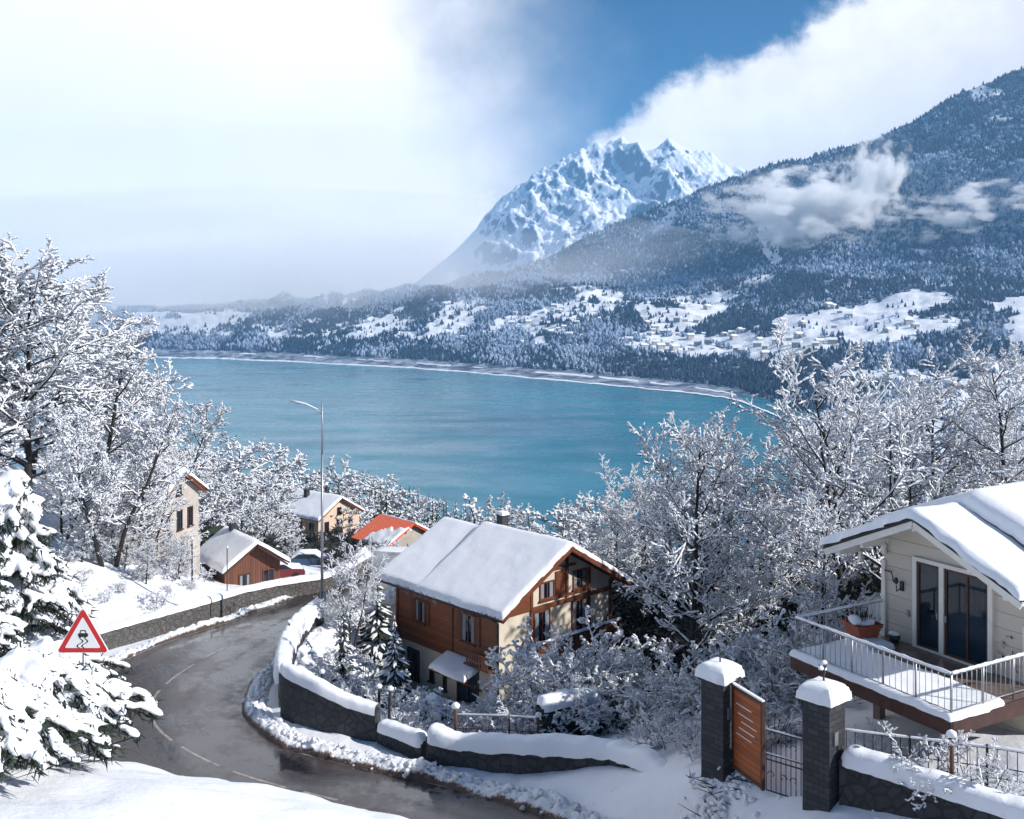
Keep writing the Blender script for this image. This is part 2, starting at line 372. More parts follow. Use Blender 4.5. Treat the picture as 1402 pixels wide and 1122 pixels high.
# ------------------------------------------------------------------ terrain
ctrl = [(-6.4,17,-7.8),(-3.6,16,-7.8),(-1.7,15.2,-7.8),(-12,14,-5.5),(-9,20.5,-9.4),(-14,20,-8.8),(0.5,14.5,-8.0),(3,13.5,-8.8),(6,13,-9.6),
 (8,17,-12.0),(12,17,-12.0),(16,18,-11.8),(0,2,-5),(-20,8,-3.5),(-10,5,-4.5),(12,4,-6),(20,6,-5),(-30,20,-8),(-26,30,-13),(-9,25,-13.0),(-5,24,-13.5),(-1,22,-13.8),(4,21,-13.8),
 (-18,30,-15.5),(-26,42,-16.8),
 (-9.4,43,-17.1),(-6,44,-17.8),(-3,41.5,-17.8),(0,40,-17.4),(-1,46,-19.3),(2,44,-18.6),(-.7,51,-20.6),(-6.6,57.5,-21.8),(6,56,-20.0),(-9,50,-18.6),(-8.5,55,-18.2),(-4,48,-19.6),
 (5,38,-16.0),(4,34.5,-15.4),(7,36,-14.6),(6.1,29,-13.45),(8.2,26,-12.9),(7,27.4,-13.3),(6.3,28.2,-13.45),(5.6,28.8,-13.6),(7.5,26.4,-13.2),(5,30.5,-14.2),(4.3,29,-14.3),
 (10,30,-12.6),(11,27,-12.1),(13,24,-11.6),(11,33,-12.8),(15,34,-12),(20,30,-11.5),(9,40,-14.8),(14,42,-12.5),(20,45,-11),(30,50,-11),(10,50,-16.5),(4,60,-19.5),(12,60,-18),(25,70,-17),
 (-23,52,-17.2),(-18,58,-17.5),(-13,63,-17.8),(-24,58,-15.6),(-27,62,-14),(-31,66,-13),(-21.5,62,-16.3),(-24,70,-18.6),(-17,72,-20.2),(-19,82,-22.5),(-15,68,-19.6),(-17,92,-24),(-35,80,-17),(-45,60,-8),(-60,60,-3),(-45,90,-14),(-70,100,-12),(-50,120,-26),
 (-25,140,-32.5),(-19,120,-30),(-16,105,-27),(-32,110,-28),(-36,140,-35),(-5,120,-31),(-6,90,-27),(5,90,-27),(20,100,-30),(50,100,-28),(80,120,-25),
 (-50,200,-52),(0,200,-58),(50,200,-55),(-100,200,-40),(120,200,-45),(-100,320,-85),(0,320,-98),(100,320,-95),(200,320,-80),(-200,300,-60),
 (-150,600,-154),(0,600,-158),(150,600,-154),(300,620,-140),(-350,600,-125),(-150,900,-190),(0,1000,-210),(130,1000,-190),(210,760,-142),(320,1050,-141),(430,1350,-138),(640,1500,-120),(500,900,-130),(-500,900,-150),(-700,300,60),(700,400,-40),(900,900,-120),(0,1500,-260),(900,1500,-150),(-900,1500,-230)]
ctrl += [tuple(p) for p in (CEN[::9]+[0, 0, -.1])] + [tuple(np.r_[p[:2], p[2]+.12]) for p in INN[20:125:12]]
ctrl = np.array(ctrl)
def _K(a, b):
    r = np.sqrt(((a[:, None, :2]-b[None, :, :2])**2).sum(2)+.6); return -r
_n = len(ctrl); A_ = np.zeros((_n+3, _n+3)); A_[:_n, :_n] = _K(ctrl, ctrl)-np.eye(_n)*.02
A_[:_n, _n] = 1; A_[:_n, _n+1:] = ctrl[:, :2]; A_[_n:, :_n] = A_[:_n, _n:].T
_w = np.linalg.solve(A_, np.r_[ctrl[:, 2], 0, 0, 0])
def rbf(x, y):
    q = np.stack([np.ravel(x), np.ravel(y)], 1); out = []
    for i in range(0, len(q), 20000):
        c = q[i:i+20000]; out.append(_K(c, ctrl)@_w[:_n]+_w[_n]+c@_w[_n+1:])
    return np.concatenate(out).reshape(np.shape(x))
def ground_z(x, y):
    x = np.asarray(x, float); y = np.asarray(y, float)
    z = rbf(x, y)
    near = 1-sstep(60, 200, y)
    z = z+(fbm(x*.35, y*.35, 4, 5)*.2+fbm(x*1.3, y*1.3, 4, 15)*.07*sstep(10, 14, y))*near+fbm(x*.02, y*.02, 4, 8)*5*sstep(150, 400, y)
    xr = np.ravel(x); yr = np.ravel(y); zz = np.ravel(z).copy()
    nb_ = (yr > 9) & (yr < 18)
    for k in range(26):
        t = k/25; fx = -6.3+3.9*t+.16*(-1)**k; fy = 16.7-1.1*t+.15*math.sin(t*9)
        zz[nb_] -= .15*np.exp(-(((xr[nb_]-fx)/.17)**2+((yr[nb_]-fy)/.13)**2)**1.5)
    sel = np.where((yr > 20) & (yr < 75) & (np.abs(xr) < 40))[0]
    if len(sel):
        for i in range(0, len(sel), 20000):
            c = sel[i:i+20000]
            d = np.sqrt((xr[c][:, None]-CEN[None, :, 0])**2+(yr[c][:, None]-CEN[None, :, 1])**2)
            k = d.argmin(1); dm = d[np.arange(len(c)), k]-hw[k]
            m_ = 1-sstep(.25, 1.3, dm)
            zz[c] = zz[c]*(1-m_)+(CEN[k, 2]-.12)*m_
    return zz.reshape(np.shape(z))
def gz(x, y): return float(ground_z(np.array([x]), np.array([y]))[0])
# ------------------------------------------------------------------ camera, light, sky
cam = bpy.data.cameras.new('camera'); co = bpy.data.objects.new('camera', cam); COL.objects.link(co)
co.rotation_euler = (R(90), 0, 0); cam.sensor_width = 36; cam.lens = 36*F/1402; cam.shift_y = -(561-HY)/1402; cam.clip_start = .1; cam.clip_end = 60000
scene.camera = co
sun_dir = np.array([.86, -.30, .0]); EL = R(33); az = math.atan2(sun_dir[0], sun_dir[1])   # clockwise from +Y
sv = np.array([math.sin(az)*math.cos(EL), math.cos(az)*math.cos(EL), math.sin(EL)])
sl = bpy.data.lights.new('sun', 'SUN'); so = bpy.data.objects.new('sun', sl); COL.objects.link(so)
sl.energy = 5.0; sl.angle = R(.5); sl.color = (1, .955, .90)
import mathutils
so.rotation_euler = mathutils.Vector(sv).to_track_quat('Z', 'Y').to_euler()
w = bpy.data.worlds.new('World'); scene.world = w; w.use_nodes = True; nt = w.node_tree
bg = nt.nodes['Background']; out = nt.nodes['World Output']
sky = N(nt, 'ShaderNodeTexSky', sky_type='NISHITA', sun_disc=False, sun_elevation=EL, sun_rotation=az, air_density=1.0, dust_density=.3, ozone_density=3.5, altitude=900)
hs = N(nt, 'ShaderNodeHueSaturation', Saturation=1.85); L(nt, sky.outputs[0], hs.inputs['Color'])
L(nt, hs.outputs[0], bg.inputs[0]); bg.inputs[1].default_value = .052
tc = N(nt, 'ShaderNodeTexCoord'); sp = N(nt, 'ShaderNodeSeparateXYZ'); L(nt, tc.outputs['Generated'], sp.inputs[0])
def mth(op, a, b=None, c=None):
    n = N(nt, 'ShaderNodeMath', operation=op)
    for i, v in enumerate((a, b, c)):
        if v is None: continue
        if isinstance(v, (int, float)): n.inputs[i].default_value = v
        else: L(nt, v, n.inputs[i])
    return n.outputs[0]
yy = mth('MAXIMUM', sp.outputs['Y'], .15)
ca = mth('DIVIDE', sp.outputs['X'], yy); cb_ = mth('DIVIDE', sp.outputs['Z'], yy)
cv = N(nt, 'ShaderNodeCombineXYZ'); L(nt, ca, cv.inputs[0]); L(nt, cb_, cv.inputs[1])
def wn_(scale, det, rough, off=0):
    n = N(nt, 'ShaderNodeTexNoise', Scale=scale, Detail=det, Roughness=rough); mp = N(nt, 'ShaderNodeMapping'); mp.inputs['Location'].default_value = (off, off*.7, 0)
    L(nt, cv.outputs[0], mp.inputs[0]); L(nt, mp.outputs[0], n.inputs[0]); return n.outputs['Fac']
nb = wn_(7, 9, .6, 2.3); nf = wn_(16, 7, .6, 5.1); ns = wn_(2.2, 5, .5, 1.1)
# cumulus bank: top edge rises to the right, over the wooded mountain
edge = mth('MULTIPLY_ADD', ca, .56, .138)
edge = mth('MINIMUM', edge, .62)
d1 = mth('SUBTRACT', edge, cb_)
d1 = mth('ADD', d1, mth('MULTIPLY', mth('SUBTRACT', nb, .5), .20)); d1 = mth('ADD', d1, mth('MULTIPLY', mth('SUBTRACT', nf, .5), .06))
mr = N(nt, 'ShaderNodeMapRange', interpolation_type='SMOOTHSTEP'); L(nt, d1, mr.inputs[0]); mr.inputs[1].default_value = -.006; mr.inputs[2].default_value = .03
bank = mr.outputs[0]
# bright thin overcast to the left
d2 = mth('ADD', mth('MULTIPLY', ca, -1.0), mth('ADD', mth('MULTIPLY', mth('SUBTRACT', ns, .5), .55), mth('MULTIPLY', mth('SUBTRACT', nb, .5), .14)))
mr2 = N(nt, 'ShaderNodeMapRange', interpolation_type='SMOOTHSTEP'); L(nt, d2, mr2.inputs[0]); mr2.inputs[1].default_value = -.17; mr2.inputs[2].default_value = .12
left = mth('MULTIPLY', mr2.outputs[0], mth('SUBTRACT', 1.0, mth('MULTIPLY', mth('SUBTRACT', ns, .4), .25)))
fwd = N(nt, 'ShaderNodeMapRange', interpolation_type='SMOOTHSTEP'); L(nt, sp.outputs['Y'], fwd.inputs[0]); fwd.inputs[1].default_value = .1; fwd.inputs[2].default_value = .4
msk = mth('MULTIPLY', mth('MAXIMUM', bank, left), fwd.outputs[0])
shade = N(nt, 'ShaderNodeMapRange'); L(nt, nb, shade.inputs[0]); shade.inputs[1].default_value = .3; shade.inputs[2].default_value = .65; shade.inputs[3].default_value = .72; shade.inputs[4].default_value = 1.0
depth_ = N(nt, 'ShaderNodeMapRange', interpolation_type='SMOOTHSTEP'); L(nt, d1, depth_.inputs[0]); depth_.inputs[1].default_value = .08; depth_.inputs[2].default_value = .26; depth_.inputs[3].default_value = 1.0; depth_.inputs[4].default_value = .80
cbg = N(nt, 'ShaderNodeBackground'); cbg.inputs[0].default_value = (1, .96, .945, 1)
L(nt, mth('MAXIMUM', mth('MULTIPLY', mth('MULTIPLY', shade.outputs[0], depth_.outputs[0]), 1.05), mth('MULTIPLY', left, 1.14)), cbg.inputs[1])
mx = N(nt, 'ShaderNodeMixShader'); L(nt, msk, mx.inputs[0]); L(nt, bg.outputs[0], mx.inputs[1]); L(nt, cbg.outputs[0], mx.inputs[2]); L(nt, mx.outputs[0], out.inputs[0])
scene.view_settings.view_transform = 'Standard'; scene.view_settings.look = 'None'; scene.view_settings.exposure = .42; scene.view_settings.gamma = 1
cy = scene.cycles; cy.use_denoising = True; cy.max_bounces = 10; cy.diffuse_bounces = 2; cy.glossy_bounces = 2; cy.volume_bounces = 8; cy.transparent_max_bounces = 8
cy.volume_max_steps = 64; cy.volume_step_rate = 1.0; cy.sample_clamp_indirect = 4

# ------------------------------------------------------------------ ground sheet, lake, road
xs = np.concatenate([-np.geomspace(1200, 30, 46), np.r_[np.arange(-29, -9, .4), np.arange(-9, 1, .13), np.arange(1, 19, .4)], np.geomspace(19.4, 1200, 50)])
ys = np.concatenate([np.arange(-8, 11, 1.0), np.arange(11, 17.5, .13), np.arange(17.5, 66, .4), np.geomspace(66.5, 1600, 130)])
X, Y = np.meshgrid(xs, ys, indexing='ij'); Z = ground_z(X, Y)
mb = MB(); mb.grid(np.stack([X, Y, Z], -1)); tag(mb.obj('ground', M['ground']), kind='structure')
mb = MB(); mb.grid(np.stack(np.meshgrid(np.linspace(-9000, 3000, 20), np.linspace(430, 12000, 20), indexing='ij')+[np.full((20, 20), -150.)], -1), smooth=False)
tag(mb.obj('lake_water', M['water']), kind='structure')
mb = MB(); K = np.linspace(0, 1, 41)[None, :, None]
P = INN[:, None, :]*(1-K)+OUT[:, None, :]*K; P[..., 2] += .03*np.sin(K[..., 0]*math.pi)
mb.grid(P, flip=True); ro = mb.obj('road', M['road']); tag(ro, kind='structure'); a_ = ro.data.attributes.new('across', 'FLOAT', 'POINT'); a_.data.foreach_set('value', np.broadcast_to(K[..., 0], P.shape[:2]).ravel().astype(np.float32))
mb = MB()
seg = np.r_[0, np.cumsum(np.linalg.norm(np.diff(CEN[:, :2], axis=0), axis=1))]
def on_cen(s, off=0):
    x = np.interp(s, seg, CEN[:, 0]); y = np.interp(s, seg, CEN[:, 1]); z = np.interp(s, seg, CEN[:, 2])
    nx = np.interp(s, seg, nrm[:, 0]); ny = np.interp(s, seg, nrm[:, 1]); return np.stack([x+nx*off, y+ny*off, z+.034], -1)
s0 = 0
while s0 < seg[-1]-3:
    ln = 2.6; t = np.linspace(s0, s0+ln, 6)
    mb.grid(np.stack([on_cen(t, -.06), on_cen(t, .06)], 1), smooth=False); s0 += 3.4
for o_, c_ in ((INN, 1), (OUT, 1)):
    q = o_*.965+CEN*.035; q2 = o_*.94+CEN*.06
    mb.grid(np.stack([q, q2], 1)+[0, 0, .012], smooth=False)
tag(mb.obj('road_marking', M['marking']), kind='structure')

def sweep_bank(path, width, height, dirt_side, seed, name, label=None, n=900, kindname='stuff', lump=.35):
    """lumpy ploughed snow ridge along a path"""
    P = resamp(path, n); t = np.gradient(P[:, :2], axis=0); t /= np.linalg.norm(t, axis=1)[:, None]+1e-9; nn = np.stack([-t[:, 1], t[:, 0]], 1)
    m_ = 25; u = np.linspace(-1, 1, m_); rows = []
    d = np.r_[0, np.cumsum(np.linalg.norm(np.diff(P[:, :2], axis=0), axis=1))]
    w_ = width*(1+.35*fbm(d*.5, d*0, 3, seed)); h_ = height*(1+.5*fbm(d*.7, d*0+5, 3, seed+1))
    for k, uu in enumerate(u):
        prof = (1-uu**2)**.6 if abs(uu) < 1 else 0
        off = uu*w_; x = P[:, 0]+nn[:, 0]*off; y = P[:, 1]+nn[:, 1]*off
        z = P[:, 2]-.1+prof*h_*(1+lump*fbm(d*2.6, d*0+uu*3, 4, seed+2))+.13*fbm(d*5, d*0+uu*4, 4, seed+4)*prof
        rows.append(np.stack([x, y, z], -1))
    P3 = np.stack(rows, 1); mb = MB(); mb.grid(P3); o = mb.obj(name, M['kerb_snow'])
    at = o.data.attributes.new('dirt', 'FLOAT', 'POINT')
    uu = np.broadcast_to(u*dirt_side, (n, m_)); at.data.foreach_set('value', (.08+.60*sstep(.45, .95, uu)).ravel().astype(np.float32))
    tag(o, kind=kindname); cr = np.random.default_rng(seed); k = cr.integers(0, n, 520); j = np.clip((cr.normal(.55 if dirt_side > 0 else .45, .2, 520)*m_).astype(int), 1, m_-2); c = P3[k, j]
    near = c[:, 1] < 52; c = c[near]; q = len(c); sz = cr.uniform(.04, .13, q)
    mb = MB(); mb.blobs(c, np.stack([sz*cr.uniform(.8, 1.5, q), sz, sz*.75], 1), cr.uniform(0, 6, q), cr.uniform(-.5, .5, q), rng=cr, tmpl=ICO1, jit=.3)
    o2 = mb.obj('snow_chunks', M['kerb_snow']); a2 = o2.data.attributes.new('dirt', 'FLOAT', 'POINT'); a2.data.foreach_set('value', np.repeat(cr.uniform(.0, .3, q), len(ICO1[0])).astype(np.float32)); tag(o2, kind='stuff'); return o
off = lambda base, d: np.c_[base[:, :2]+(base[:, :2]-CEN[:, :2])/np.linalg.norm(base[:, :2]-CEN[:, :2], axis=1)[:, None]*d, base[:, 2]]
sweep_bank(off(INN, .40), .62, .42, -sgn, 3, 'ploughed_snow_bank')
sweep_bank(off(OUT, .35), .5, .3, sgn, 9, 'ploughed_snow_bank')

# ------------------------------------------------------------------ far hills
def hill(name, avals, yfun, bfun, nY, mat, relief, openf=None):
    A = np.asarray(avals)[:, None]*np.ones((1, nY)); T = np.linspace(0, 1, nY)[None, :]*np.ones((len(avals), 1))
    Yv, Bv = yfun(A, T), bfun(A, T); Xv = A*Yv; Zv = Bv*Yv+relief(Xv, Yv, T)
    P = np.stack([Xv, Yv, Zv], -1); mb = MB(); mb.grid(P); o = mb.obj(name, mat); tag(o, kind='structure')
    if openf is not None:
        at = o.data.attributes.new('open', 'FLOAT', 'POINT'); at.data.foreach_set('value', openf(Xv, Yv, T, A).ravel().astype(np.float32))
    return P
sA = [-.45, -.3, -.1, 0, .11, .222, .255, .3, .4, .6, .8]; sY = [3600, 3300, 2750, 2382, 2066, 1761, 1558, 1250, 1050, 850, 700]
cA = [-.45, -.2, -.1, -.03, 0, .037, .074, .111, .148, .185, .23, .259, .326, .355, .407, .463, .519, .62, .8]
cB = [.0, .01, .02, .033, .044, .059, .078, .093, .106, .122, .137, .15, .167, .176, .196, .226, .249, .285, .33]
def s_of(A): return np.interp(A, sA, sY)*(1+.012*fbm(A*38, A*0, 4, 6)+.006*fbm(A*150, A*0+3, 3, 8))
def wy(A, T):
    s = s_of(A); c = np.interp(A, [-.4, .1, .8], [5200, 4900, 3900]); return s-30+(c-s)*T*1.0
def wb(A, T):
    s = s_of(A); b0 = -151.5/s; c = np.interp(A, cA, cB)
    t1 = .012; t2 = .05; t3 = .42
    bm = np.minimum(.008, c*.3)
    b = np.where(T < t1, b0, 0)
    e1 = b0+.006
    b = np.where(T < t2, b0+(T/t2)*.0065, e1+(bm-e1)*((T-t2)/(t3-t2)))
    b = np.where(T > t3, bm+(c-bm)*((T-t3)/(1-t3))**1.05, b)
    return b
def wrel(X_, Y_, T):
    r = ridged((X_+Y_*.35)/620, (Y_-X_*.3)/1500, 5, 21)-.35
    amp = 95*sstep(.3, .7, T)*(1-sstep(.88, 1.0, T)*.85)
    return r*amp*1.5+fbm(X_/160, Y_/160, 4, 31)*18*sstep(.06, .3, T)+fbm(X_/45, Y_/45, 2, 77)*5*sstep(.06, .2, T)
def wopen(X_, Y_, T, A):
    n = fbm(X_/210, Y_/420, 4, 44)
    strip = sstep(.17, .22, T)*(1-sstep(.44, .60, T))
    shore = 1-sstep(.004, .014, T+.006*fbm(A*90, T*40, 3, 12))
    road = (np.abs(T-.052-.006*np.sin(A*20)) < .0045)*sstep(-.2, .1, fbm(A*60, A*0, 3, 2))
    up = .85*sstep(.20, .40, fbm(X_/120, Y_/300, 4, 44)+.25*ridged(X_/500, Y_/900, 3, 5)-.25)*sstep(.45, .6, T)
    fld = sstep(-.01, .12, fbm(X_/150, Y_/230, 5, 44, .66))*strip
    return np.clip(np.maximum.reduce([fld, shore, road, up*.8]), 0, 1)
HP = hill('mountain_slope', np.linspace(-.42, .75, 620), wy, wb, 330, M['slope'], wrel, wopen)
# snowy alpine peaks
pA = [-.7, -.5, -.3, -.2, -.1, -.05, -.02, 0, .022, .052, .067, .093, .111, .126, .159, .178, .2, .222, .26, .35]
pB = [.0, .0, .0, .005, .03, .07, .1, .118, .133, .156, .163, .167, .172, .16, .174, .167, .161, .150, .13, .12]
def py_(A, T): return 6300+2900*T
def pb_(A, T): return -.01+(np.interp(A, pA, pB)+.01)*T**.9
def prel(X_, Y_, T):
    r = ridged((X_+.35*Y_)/780, (Y_-.4*X_)/1700, 5, 61, .45)-.4
    k_ = sstep(-.07, .0, X_/Y_)
    return k_*(r*420*sstep(.05, .5, T)*(1-.75*sstep(.85, 1, T))+ridged(X_/230+Y_/900, Y_/300, 5, 71, .6)*40*sstep(.1, .4, T)+(ridged(X_/330+Y_/700, (Y_-X_*.5)/900, 4, 91)-.3)*130*sstep(.1, .5, T)*(1-.5*sstep(.9, 1, T))+ridged(X_/120, Y_/160, 4, 15, .6)*38*sstep(.2, .4, T))
hill('snowy_peak', np.linspace(-.7, .36, 900), py_, pb_, 330, M['alpine'], prel)

# forest on the wooded slope: uncountable
rng = np.random.default_rng(5)
NF = 75000
ai = rng.uniform(-.40, .62, NF*2); bi = rng.uniform(.045, 1.0, NF*2)**.85
# image-uniform picking through the grid
gi = (ai+.42)/1.17*619; gj = bi*329
i0 = np.clip(gi.astype(int), 0, 618); j0 = np.clip(gj.astype(int), 0, 328); fi = (gi-i0)[:, None]; fj = (gj-j0)[:, None]
PT = (HP[i0, j0]*(1-fi)+HP[i0+1, j0]*fi)*(1-fj)+(HP[i0, j0+1]*(1-fi)+HP[i0+1, j0+1]*fi)*fj
op = wopen(PT[:, 0], PT[:, 1], bi, ai); keep = (rng.uniform(0, 1, NF*2) > np.clip(op*1.3, 0, 1)-.10*(fbm(PT[:, 0]/90, PT[:, 1]/140, 3, 88) > .12)*(op > .6)) & (bi > .06)
PT = PT[keep][:NF]; n_ = len(PT)
h = rng.uniform(6, 19, n_)*(PT[:, 1]/3300)**.5*(1+.35*fbm(PT[:, 0]/120, PT[:, 1]/120, 2, 3)); r = h*rng.uniform(.22, .42, n_)
mbf = MB(); FR = rng.normal(0, .13, n_)
for kind in (0, 1):
    s_ = np.where((.5*vnoise(PT[:, 0]/90, PT[:, 1]/300, 9)+.5*ridged((PT[:, 0]+.4*PT[:, 1])/420, (PT[:, 1]-.3*PT[:, 0])/900, 4, 33)+FR > .545) == bool(kind))[0]
    q = PT[s_]; hh = h[s_]; rr = r[s_]; m_ = len(s_)
    V = [q+np.stack([0*hh, 0*hh, hh], 1)]
    ph = rng.uniform(0, 6, m_)
    for k in range(5):
        a_ = ph+k*2*math.pi/5; jr = rr*rng.uniform(.7, 1.3, m_)
        V.append(q+np.stack([np.cos(a_)*jr, np.sin(a_)*jr, hh*(.12 if kind == 0 else .35)*rng.uniform(.6, 1.6, m_)], 1))
    V.append(q-np.array([0, 0, 2.]))
    V = np.stack(V, 1).reshape(-1, 3); fc = [[0, 1+k, 1+(k+1) % 5] for k in range(5)]+[[6, 1+(k+1) % 5, 1+k] for k in range(5)]
    mbf.add(V, (np.array(fc)[None]+(np.arange(m_)*7)[:, None, None]).reshape(-1, 3), kind, False)
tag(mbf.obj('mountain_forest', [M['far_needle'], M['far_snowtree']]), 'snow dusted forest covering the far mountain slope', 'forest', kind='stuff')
# village
def house_mesh():
    mb = MB(); mb.box((0, 0, 2), (12, 9, 8), 0)
    mb.prism([(-5.6, 5.9), (5.6, 5.9), (0, 9.6)], -7, 7, 0, 1)
    return mb.mesh('village_house', [M['grey_stucco'], M['snow']])
vm = house_mesh(); nv = 0
while nv < 110:
    a_ = rng.uniform(-.03, .47); t_ = rng.uniform(.2, .43)
    gi_ = (a_+.42)/1.17*619; p = HP[int(gi_), int(t_*329)]
    if wopen(p[0:1], p[1:2], np.array([t_]), np.array([a_]))[0] < .4: continue
    o = bpy.data.objects.new('village_house', vm); COL.objects.link(o); o.location = p; o.rotation_euler = (0, 0, rng.uniform(-.7, .7)); s_ = rng.uniform(.8, 1.7); o.scale = (s_, s_, s_)
    tag(o, 'tiny snow roofed house in the village across the lake', 'house', 'houses of the far village'); nv += 1

# ------------------------------------------------------------------ air
def vol_mat(name, dens, col, aniso=0.0, falloff=False, nscale=4.0, thr=(.45, .7), stretch=(1, 1, 1)):
    m = bpy.data.materials.new(name); m.use_nodes = True; nt = m.node_tree; nt.nodes.remove(nt.nodes['Principled BSDF'])
    v = N(nt, 'ShaderNodeVolumePrincipled'); v.inputs['Color'].default_value = (*col, 1); v.inputs['Anisotropy'].default_value = aniso; v.inputs['Density'].default_value = dens
    L(nt, v.outputs[0], nt.nodes['Material Output'].inputs['Volume'])
    if falloff:
        tc = N(nt, 'ShaderNodeTexCoord'); ln = N(nt, 'ShaderNodeVectorMath', operation='LENGTH'); L(nt, tc.outputs['Object'], ln.inputs[0])
        mp = N(nt, 'ShaderNodeMapping'); mp.inputs['Scale'].default_value = stretch; L(nt, tc.outputs['Object'], mp.inputs[0])
        nz = N(nt, 'ShaderNodeTexNoise', Scale=nscale, Detail=5, Roughness=.62); L(nt, mp.outputs[0], nz.inputs[0])
        a = N(nt, 'ShaderNodeMath', operation='MULTIPLY_ADD'); L(nt, ln.outputs['Value'], a.inputs[0]); a.inputs[1].default_value = -.55; a.inputs[2].default_value = .42
        b_ = N(nt, 'ShaderNodeMath', operation='MULTIPLY_ADD'); L(nt, nz.outputs['Fac'], b_.inputs[0]); b_.inputs[1].default_value = 1.6; L(nt, a.outputs[0], b_.inputs[2])
        mr = N(nt, 'ShaderNodeMapRange', interpolation_type='SMOOTHSTEP'); L(nt, b_.outputs[0], mr.inputs[0]); mr.inputs[1].default_value = thr[0]; mr.inputs[2].default_value = thr[1]; mr.inputs[3].default_value = 0; mr.inputs[4].default_value = dens
        L(nt, mr.outputs[0], v.inputs['Density'])
    return m
HAZE = True
if HAZE:
    mb = MB(); mb.box((-500, 4450, 745), (17000, 10500, 2030)); o = mb.obj('haze', vol_mat('valley_air', 7.0e-5, (.30, .62, 1.0))); tag(o, kind='stuff')
def cloud(px, py, Yc, sx, sy, sz, dens, label, **kw):
    o = bpy.data.objects.new('cloud', MB().blobs([(0, 0, 0)], [(1, 1, 1)], np.zeros(1), jit=0).mesh('cloud', [vol_mat('cloud_vapour', dens, (1, 1, 1), .0, True, **kw)])); COL.objects.link(o)
    o.location = W(px, py, Yc); o.scale = (sx, sy, sz); tag(o, label, 'cloud'); o['kind'] = 'stuff'; return o
# ------------------------------------------------------------------ tree kit
def unit(v): return v/(np.linalg.norm(v)+1e-9)
def grow(seed, H, spread, n1=18, n2=6, n3=6, n4=4, trunk_r=.012, base=.18, stems=1, up=.75, profile='round', snow=.04, twig=.011, droop=0.0):
    """bare tree: returns segment arrays for trunk, branches and the snow lying on them"""
    rg = np.random.default_rng(seed); segs = [[], [], [], [], []]   # level -> (p0,p1,r0,r1)
    def line(p, d, ln, r, n, lvl, wob, lift):
        pts = [np.array(p)]; dirs = []
        for i in range(n):
            d = unit(d+rg.normal(0, wob, 3)+np.array([0, 0, lift])); dirs.append(d); pts.append(pts[-1]+d*ln/n)
        rad = [max(r*(1-.8*i/n), twig*.6) for i in range(n+1)]
        for i in range(n): segs[lvl].append((pts[i], pts[i+1], rad[i], rad[i+1]))
        return pts, dirs, rad
    def kids_(pts, dirs, n, frac0, ln, lvl, r):
        m = len(dirs)
        for k in range(n):
            t = frac0+(1-frac0)*(k+rg.uniform(.2, .9))/n; x = min(t*m, m-.01); i = int(x)
            p = pts[i]+(pts[i+1]-pts[i])*(x-i); d0 = dirs[i]
            s = unit(np.cross(d0, rg.normal(0, 1, 3))); s[2] *= .75
            d = unit(d0*.62+s*rg.uniform(.55, 1.0)+np.array([0, 0, .10*up-droop]))
            l_ = ln*(1-.45*t)*rg.uniform(.7, 1.2)
            q, dd, rr = line(p, d, l_, r*(1-.5*t), 3 if lvl < 4 else 2, lvl, .16, .03*up-droop*.5)
            if lvl == 2: kids_(q, dd, n3, .15, l_*.55, 3, r*.55)
            elif lvl == 3 and n4: kids_(q, dd, n4, .1, l_*.5, 4, twig)
    for st in range(stems):
        if stems == 1: p0 = np.zeros(3); d0 = np.array([rg.normal(0, .03), rg.normal(0, .03), 1]); Hs = H
        else:
            a = rg.uniform(0, 6.28); p0 = np.array([math.cos(a), math.sin(a), 0])*spread*.06; d0 = np.array([math.cos(a)*rg.uniform(.1, .55), math.sin(a)*rg.uniform(.1, .55), 1]); Hs = H*rg.uniform(.75, 1)
        pts, dirs, rad = line(p0-np.array([0, 0, .4]), d0, Hs*.9, H*trunk_r, 9, 0, .05, .02)
        pn = max(3, n1//stems)
        for k in range(pn):
            t = base+(1-base)*(k+rg.uniform(0, .8))/pn; x = min(t*9, 8.99); i = int(x); p = pts[i]+(pts[i+1]-pts[i])*(x-i)
            a = k*2.4+rg.uniform(-.5, .5)
            if profile == 'round': f = math.sin(math.pi*min(1, .22+.78*(1-t)**.8*1.0))*.55+.5*(1-t)+.12
            elif profile == 'cone': f = (1-t)*.95+.1
            else: f = .75*(1-t)+.35
            ln = spread*.5*f*rg.uniform(.8, 1.15)
            e = (.25+.8*t)*up
            d = unit(np.array([math.cos(a), math.sin(a), e]))
            q, dd, rr = line(p, d, ln, H*trunk_r*.5*(1-.6*t), 4, 1, .12, .07*up-droop)
            kids_(q, dd, n2, .12, ln*.48, 2, H*trunk_r*.26*(1-.4*t))
    return segs
